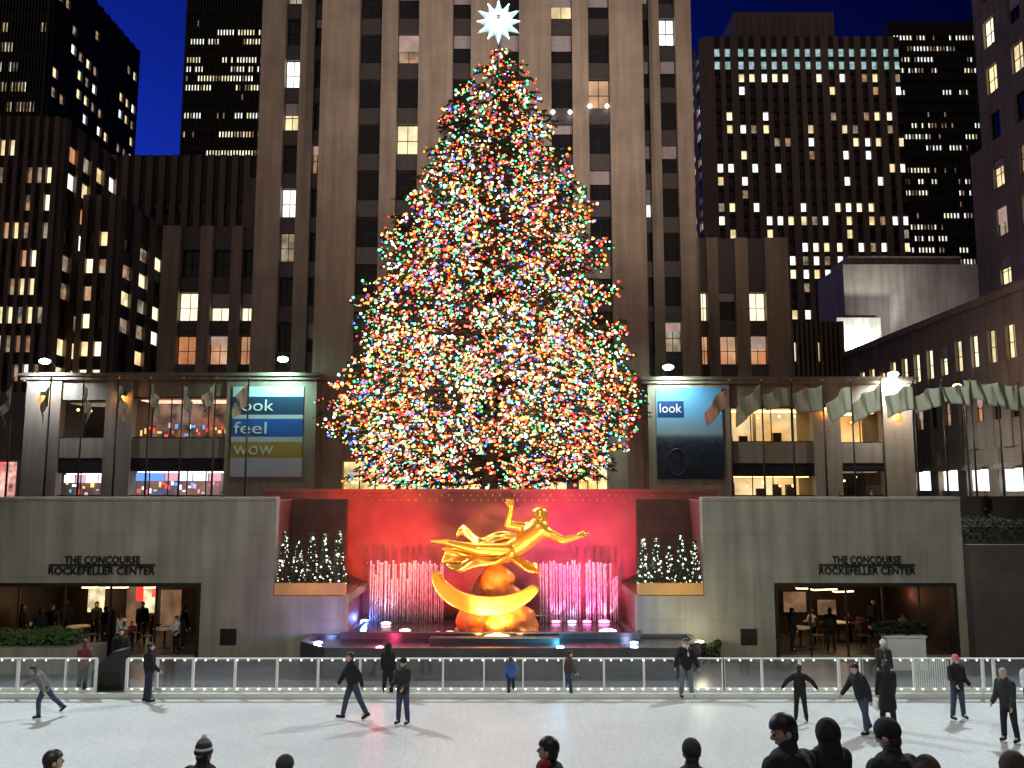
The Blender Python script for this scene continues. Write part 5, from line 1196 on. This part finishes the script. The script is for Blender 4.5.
# bright bits of the rooms, as seen: lamps, doorways, notices
def panel(root, px0, px1, y0, y1, Y, m_, name, th=.06):
    x0, x1 = W(px0, (y0 + y1) / 2, Y).x, W(px1, (y0 + y1) / 2, Y).x
    return MB().box(x0 - root.location.x, x1 - root.location.x, Y - root.location.y, Y + th - root.location.y, Z(y1, Y) - root.location.z, Z(y0, Y) - root.location.z).build(name, m_, root)
M_cream_p = litmat('cream_lit_panel', (1, .78, .45), 1.1, .5, 2); M_red_p = mat('red_notice', (.6, .03, .03), emit=(1, .05, .04), est=.7); M_tan_p = litmat('tan_lit_wall', (.8, .42, .22), .22, .4, 2)
for a in ((6, 12, 587, 620), (36, 46, 585, 615)): panel(rl, *a, 35.5, M_cream_p, 'lit_doorway')
for a in ((88, 104, 586, 612), (143, 156, 587, 613)): panel(rl, *a, 36.2, M_cream_p, 'lit_opening')
panel(rl, 126, 142, 586, 640, 36.4, M_tan_p, 'lit_wall'); panel(rl, 160, 180, 590, 645, 36.5, M_tan_p, 'lit_wall')
panel(rl, 136, 143, 587, 601, 34, M_red_p, 'red_notice'); panel(rl, 152, 157, 587, 597, 34, M_red_p, 'red_notice')
panel(rr2, 784, 806, 592, 612, 36.2, M_tan_p, 'lit_wall'); panel(rr2, 818, 836, 600, 615, 36.3, M_tan_p, 'lit_wall')
for i, (a, b_) in enumerate(((898, 912), (938, 950))):
    for k_ in range(5): panel(rr2, a, b_, 588 + k_ * 8, 591 + k_ * 8, 35.6, mat('shelf_glow', (.5, .2, .1), emit=(1, .28, .08), est=.35), 'lit_shelf')
def clamp(root_px, py, Y, wpx, label, ang=0):
    p = W(root_px, py, Y); t = empty('ceiling_lamp', p, R(ang), label, 'ceiling lamp', 'ceiling lamps in the restaurants'); hw = wpx * Y / F / 2
    MB().box(-hw, hw, -.12, .12, 0, .06).build('diffuser', lampw, t); MB().box(-hw - .03, hw + .03, -.15, .15, .061, .1).build('housing', M_black, t)
    MB().tube([(0, 0, .1), (0, 0, max(.15, ZO + .24 - p.z))], .015, 6).build('rod', M_black, t)
    lamp('POINT', p + Vector((0, 0, -.2)), None, 14, (1, .62, .3), 'room_lamp', .3)
clamp(90, 588, 33, 13, 'ceiling lamp in the left restaurant near its middle'); clamp(117, 588, 33.4, 20, 'longest ceiling lamp in the left restaurant'); clamp(150, 588, 33.8, 10, 'ceiling lamp in the left restaurant beside the red notices')
clamp(803, 589, 33, 12, 'short ceiling lamp at the left of the right restaurant'); clamp(824, 590, 33.5, 26, 'long glowing ceiling lamp in the right restaurant', 15); clamp(843, 592, 34, 20, 'second long ceiling lamp further right in the right restaurant', 15)
lamp('POINT', W(40, 600, 33), None, 10, (1, .6, .3), 'room_lamp', .4); lamp('POINT', W(905, 595, 34), None, 12, (1, .4, .2), 'room_lamp', .4)
tabs = [(30, 33.2, 'left', 'nearest the left edge'), (78, 32.6, 'left', 'left of the red notices'), (120, 34.2, 'left', 'under the longest lamp'), (165, 32.2, 'left', 'by the right end of the glass'),
        (800, 32.4, 'right', 'at the left end of the glass'), (838, 33.6, 'right', 'under the long lamp'), (880, 32.4, 'right', 'in the middle of the glass'), (925, 33.2, 'right', 'behind the white planter')]
for px, Y, sd, wh in tabs:
    x = X(px, Y, 630); table(x, Y, f'round white table in the {sd} restaurant {wh}', 'restaurant tables')
    chair(x - .62, Y, R(90), f'brown chair left of the {sd} restaurant table {wh}', 'restaurant chairs'); chair(x + .62, Y, R(-90), f'brown chair right of the {sd} restaurant table {wh}', 'restaurant chairs')
# guests: a few prototypes, then copies with their own labels
pa = person(105, None, 606, 'guest in black standing tall in the middle of the left restaurant', rot=150, Yp=32.2, zfeet=.12, skates=False, vox=.02, top='black', bottom='black', head=('hair', 'd'))
pb = person(176, None, 616, 'guest in a white shirt at the right end of the left restaurant', rot=-30, Yp=31.4, zfeet=.12, skates=False, vox=.02, top='white', bottom='black', head=('hair', 'b'), arms=((30, 8, 60), (25, 8, 60)))
pc = person(864, None, 617, 'guest in a maroon top standing in the right restaurant', rot=30, Yp=32.6, zfeet=.12, skates=False, vox=.02, top='maroon', bottom='black', head=('hair', 'd'), arms=((40, 8, 50), (20, 8, 60)))
def clone(src, px, Y, rz, label, zf=.12, s=1.0, py=620):
    c = copy_tree(src); c.location = (X(px, Y, py), Y, zf); c.rotation_euler.z = R(rz); c.scale = tuple(v * s for v in src.scale); c['label'] = label; return c
for src, px, Y, rz, lb in ((pa, 52, 32.6, 20, 'guest in black behind the hedge in the left restaurant'), (pa, 66, 33.8, 200, 'guest in black turned away, far back at the left'), (pb, 120, 31.4, 100, 'guest in white facing sideways under the longest lamp'),
                           (pc, 132, 31.6, 60, 'guest in maroon close to the glass by the red notices'), (pa, 96, 33.4, 60, 'guest in black beside the lit opening'), (pc, 152, 33, 120, 'guest in maroon further back at the left restaurant bar'),
                           (pa, 22, 32.6, 90, 'guest in black nearest the left edge of the photo'), (pa, 40, 31.4, 210, 'guest in black right behind the hedge close to the glass'), (pa, 112, 31.3, -80, 'guest in black close to the glass beside the gate cabinet'), (pa, 142, 33.4, 30, 'guest in black before the lit panel with red notices'), (pa, 184, 32.0, 95, 'guest in black leaning at the right frame of the left window'),
                           (pa, 792, 31.7, 70, 'guest in black at the left end of the right restaurant'), (pb, 812, 33, -60, 'guest in white between tables in the right restaurant'), (pa, 830, 31.8, 170, 'guest in black under the long lamp in the right restaurant'),
                           (pc, 848, 33.8, 20, 'guest in maroon deep in the right restaurant'), (pa, 874, 34.2, -30, 'guest in black deep in the middle of the right restaurant'), (pb, 903, 32.2, 10, 'guest in white near the glowing shelves')):
    clone(src, px, Y, rz, lb)
# people up on the plaza
for src, px, Y, rz, lb in ((pa, 222, 33, 10, 'passer-by in black on the plaza left of the tree'), (pa, 700 + 140, 34, 30, 'first passer-by in black on the plaza under the right flags'), (pc, 856, 36, 150, 'passer-by in maroon on the plaza under the right flags'),
                           (pa, 871, 33, -40, 'second passer-by in black on the plaza, beside the end pier'), (pa, 985, 32.5, 10, 'passer-by in black at the right end of the plaza parapet'), (pc, 1002, 33.5, 60, 'passer-by in maroon at the right edge of the plaza'), (pb, 750, 38, 80, 'passer-by in a white shirt on the plaza by the first right flag'), (pc, 150, 38, -80, 'passer-by in maroon on the plaza by the left shops')):
    clone(src, px, Y, rz, lb, PLZ, .82, 480)
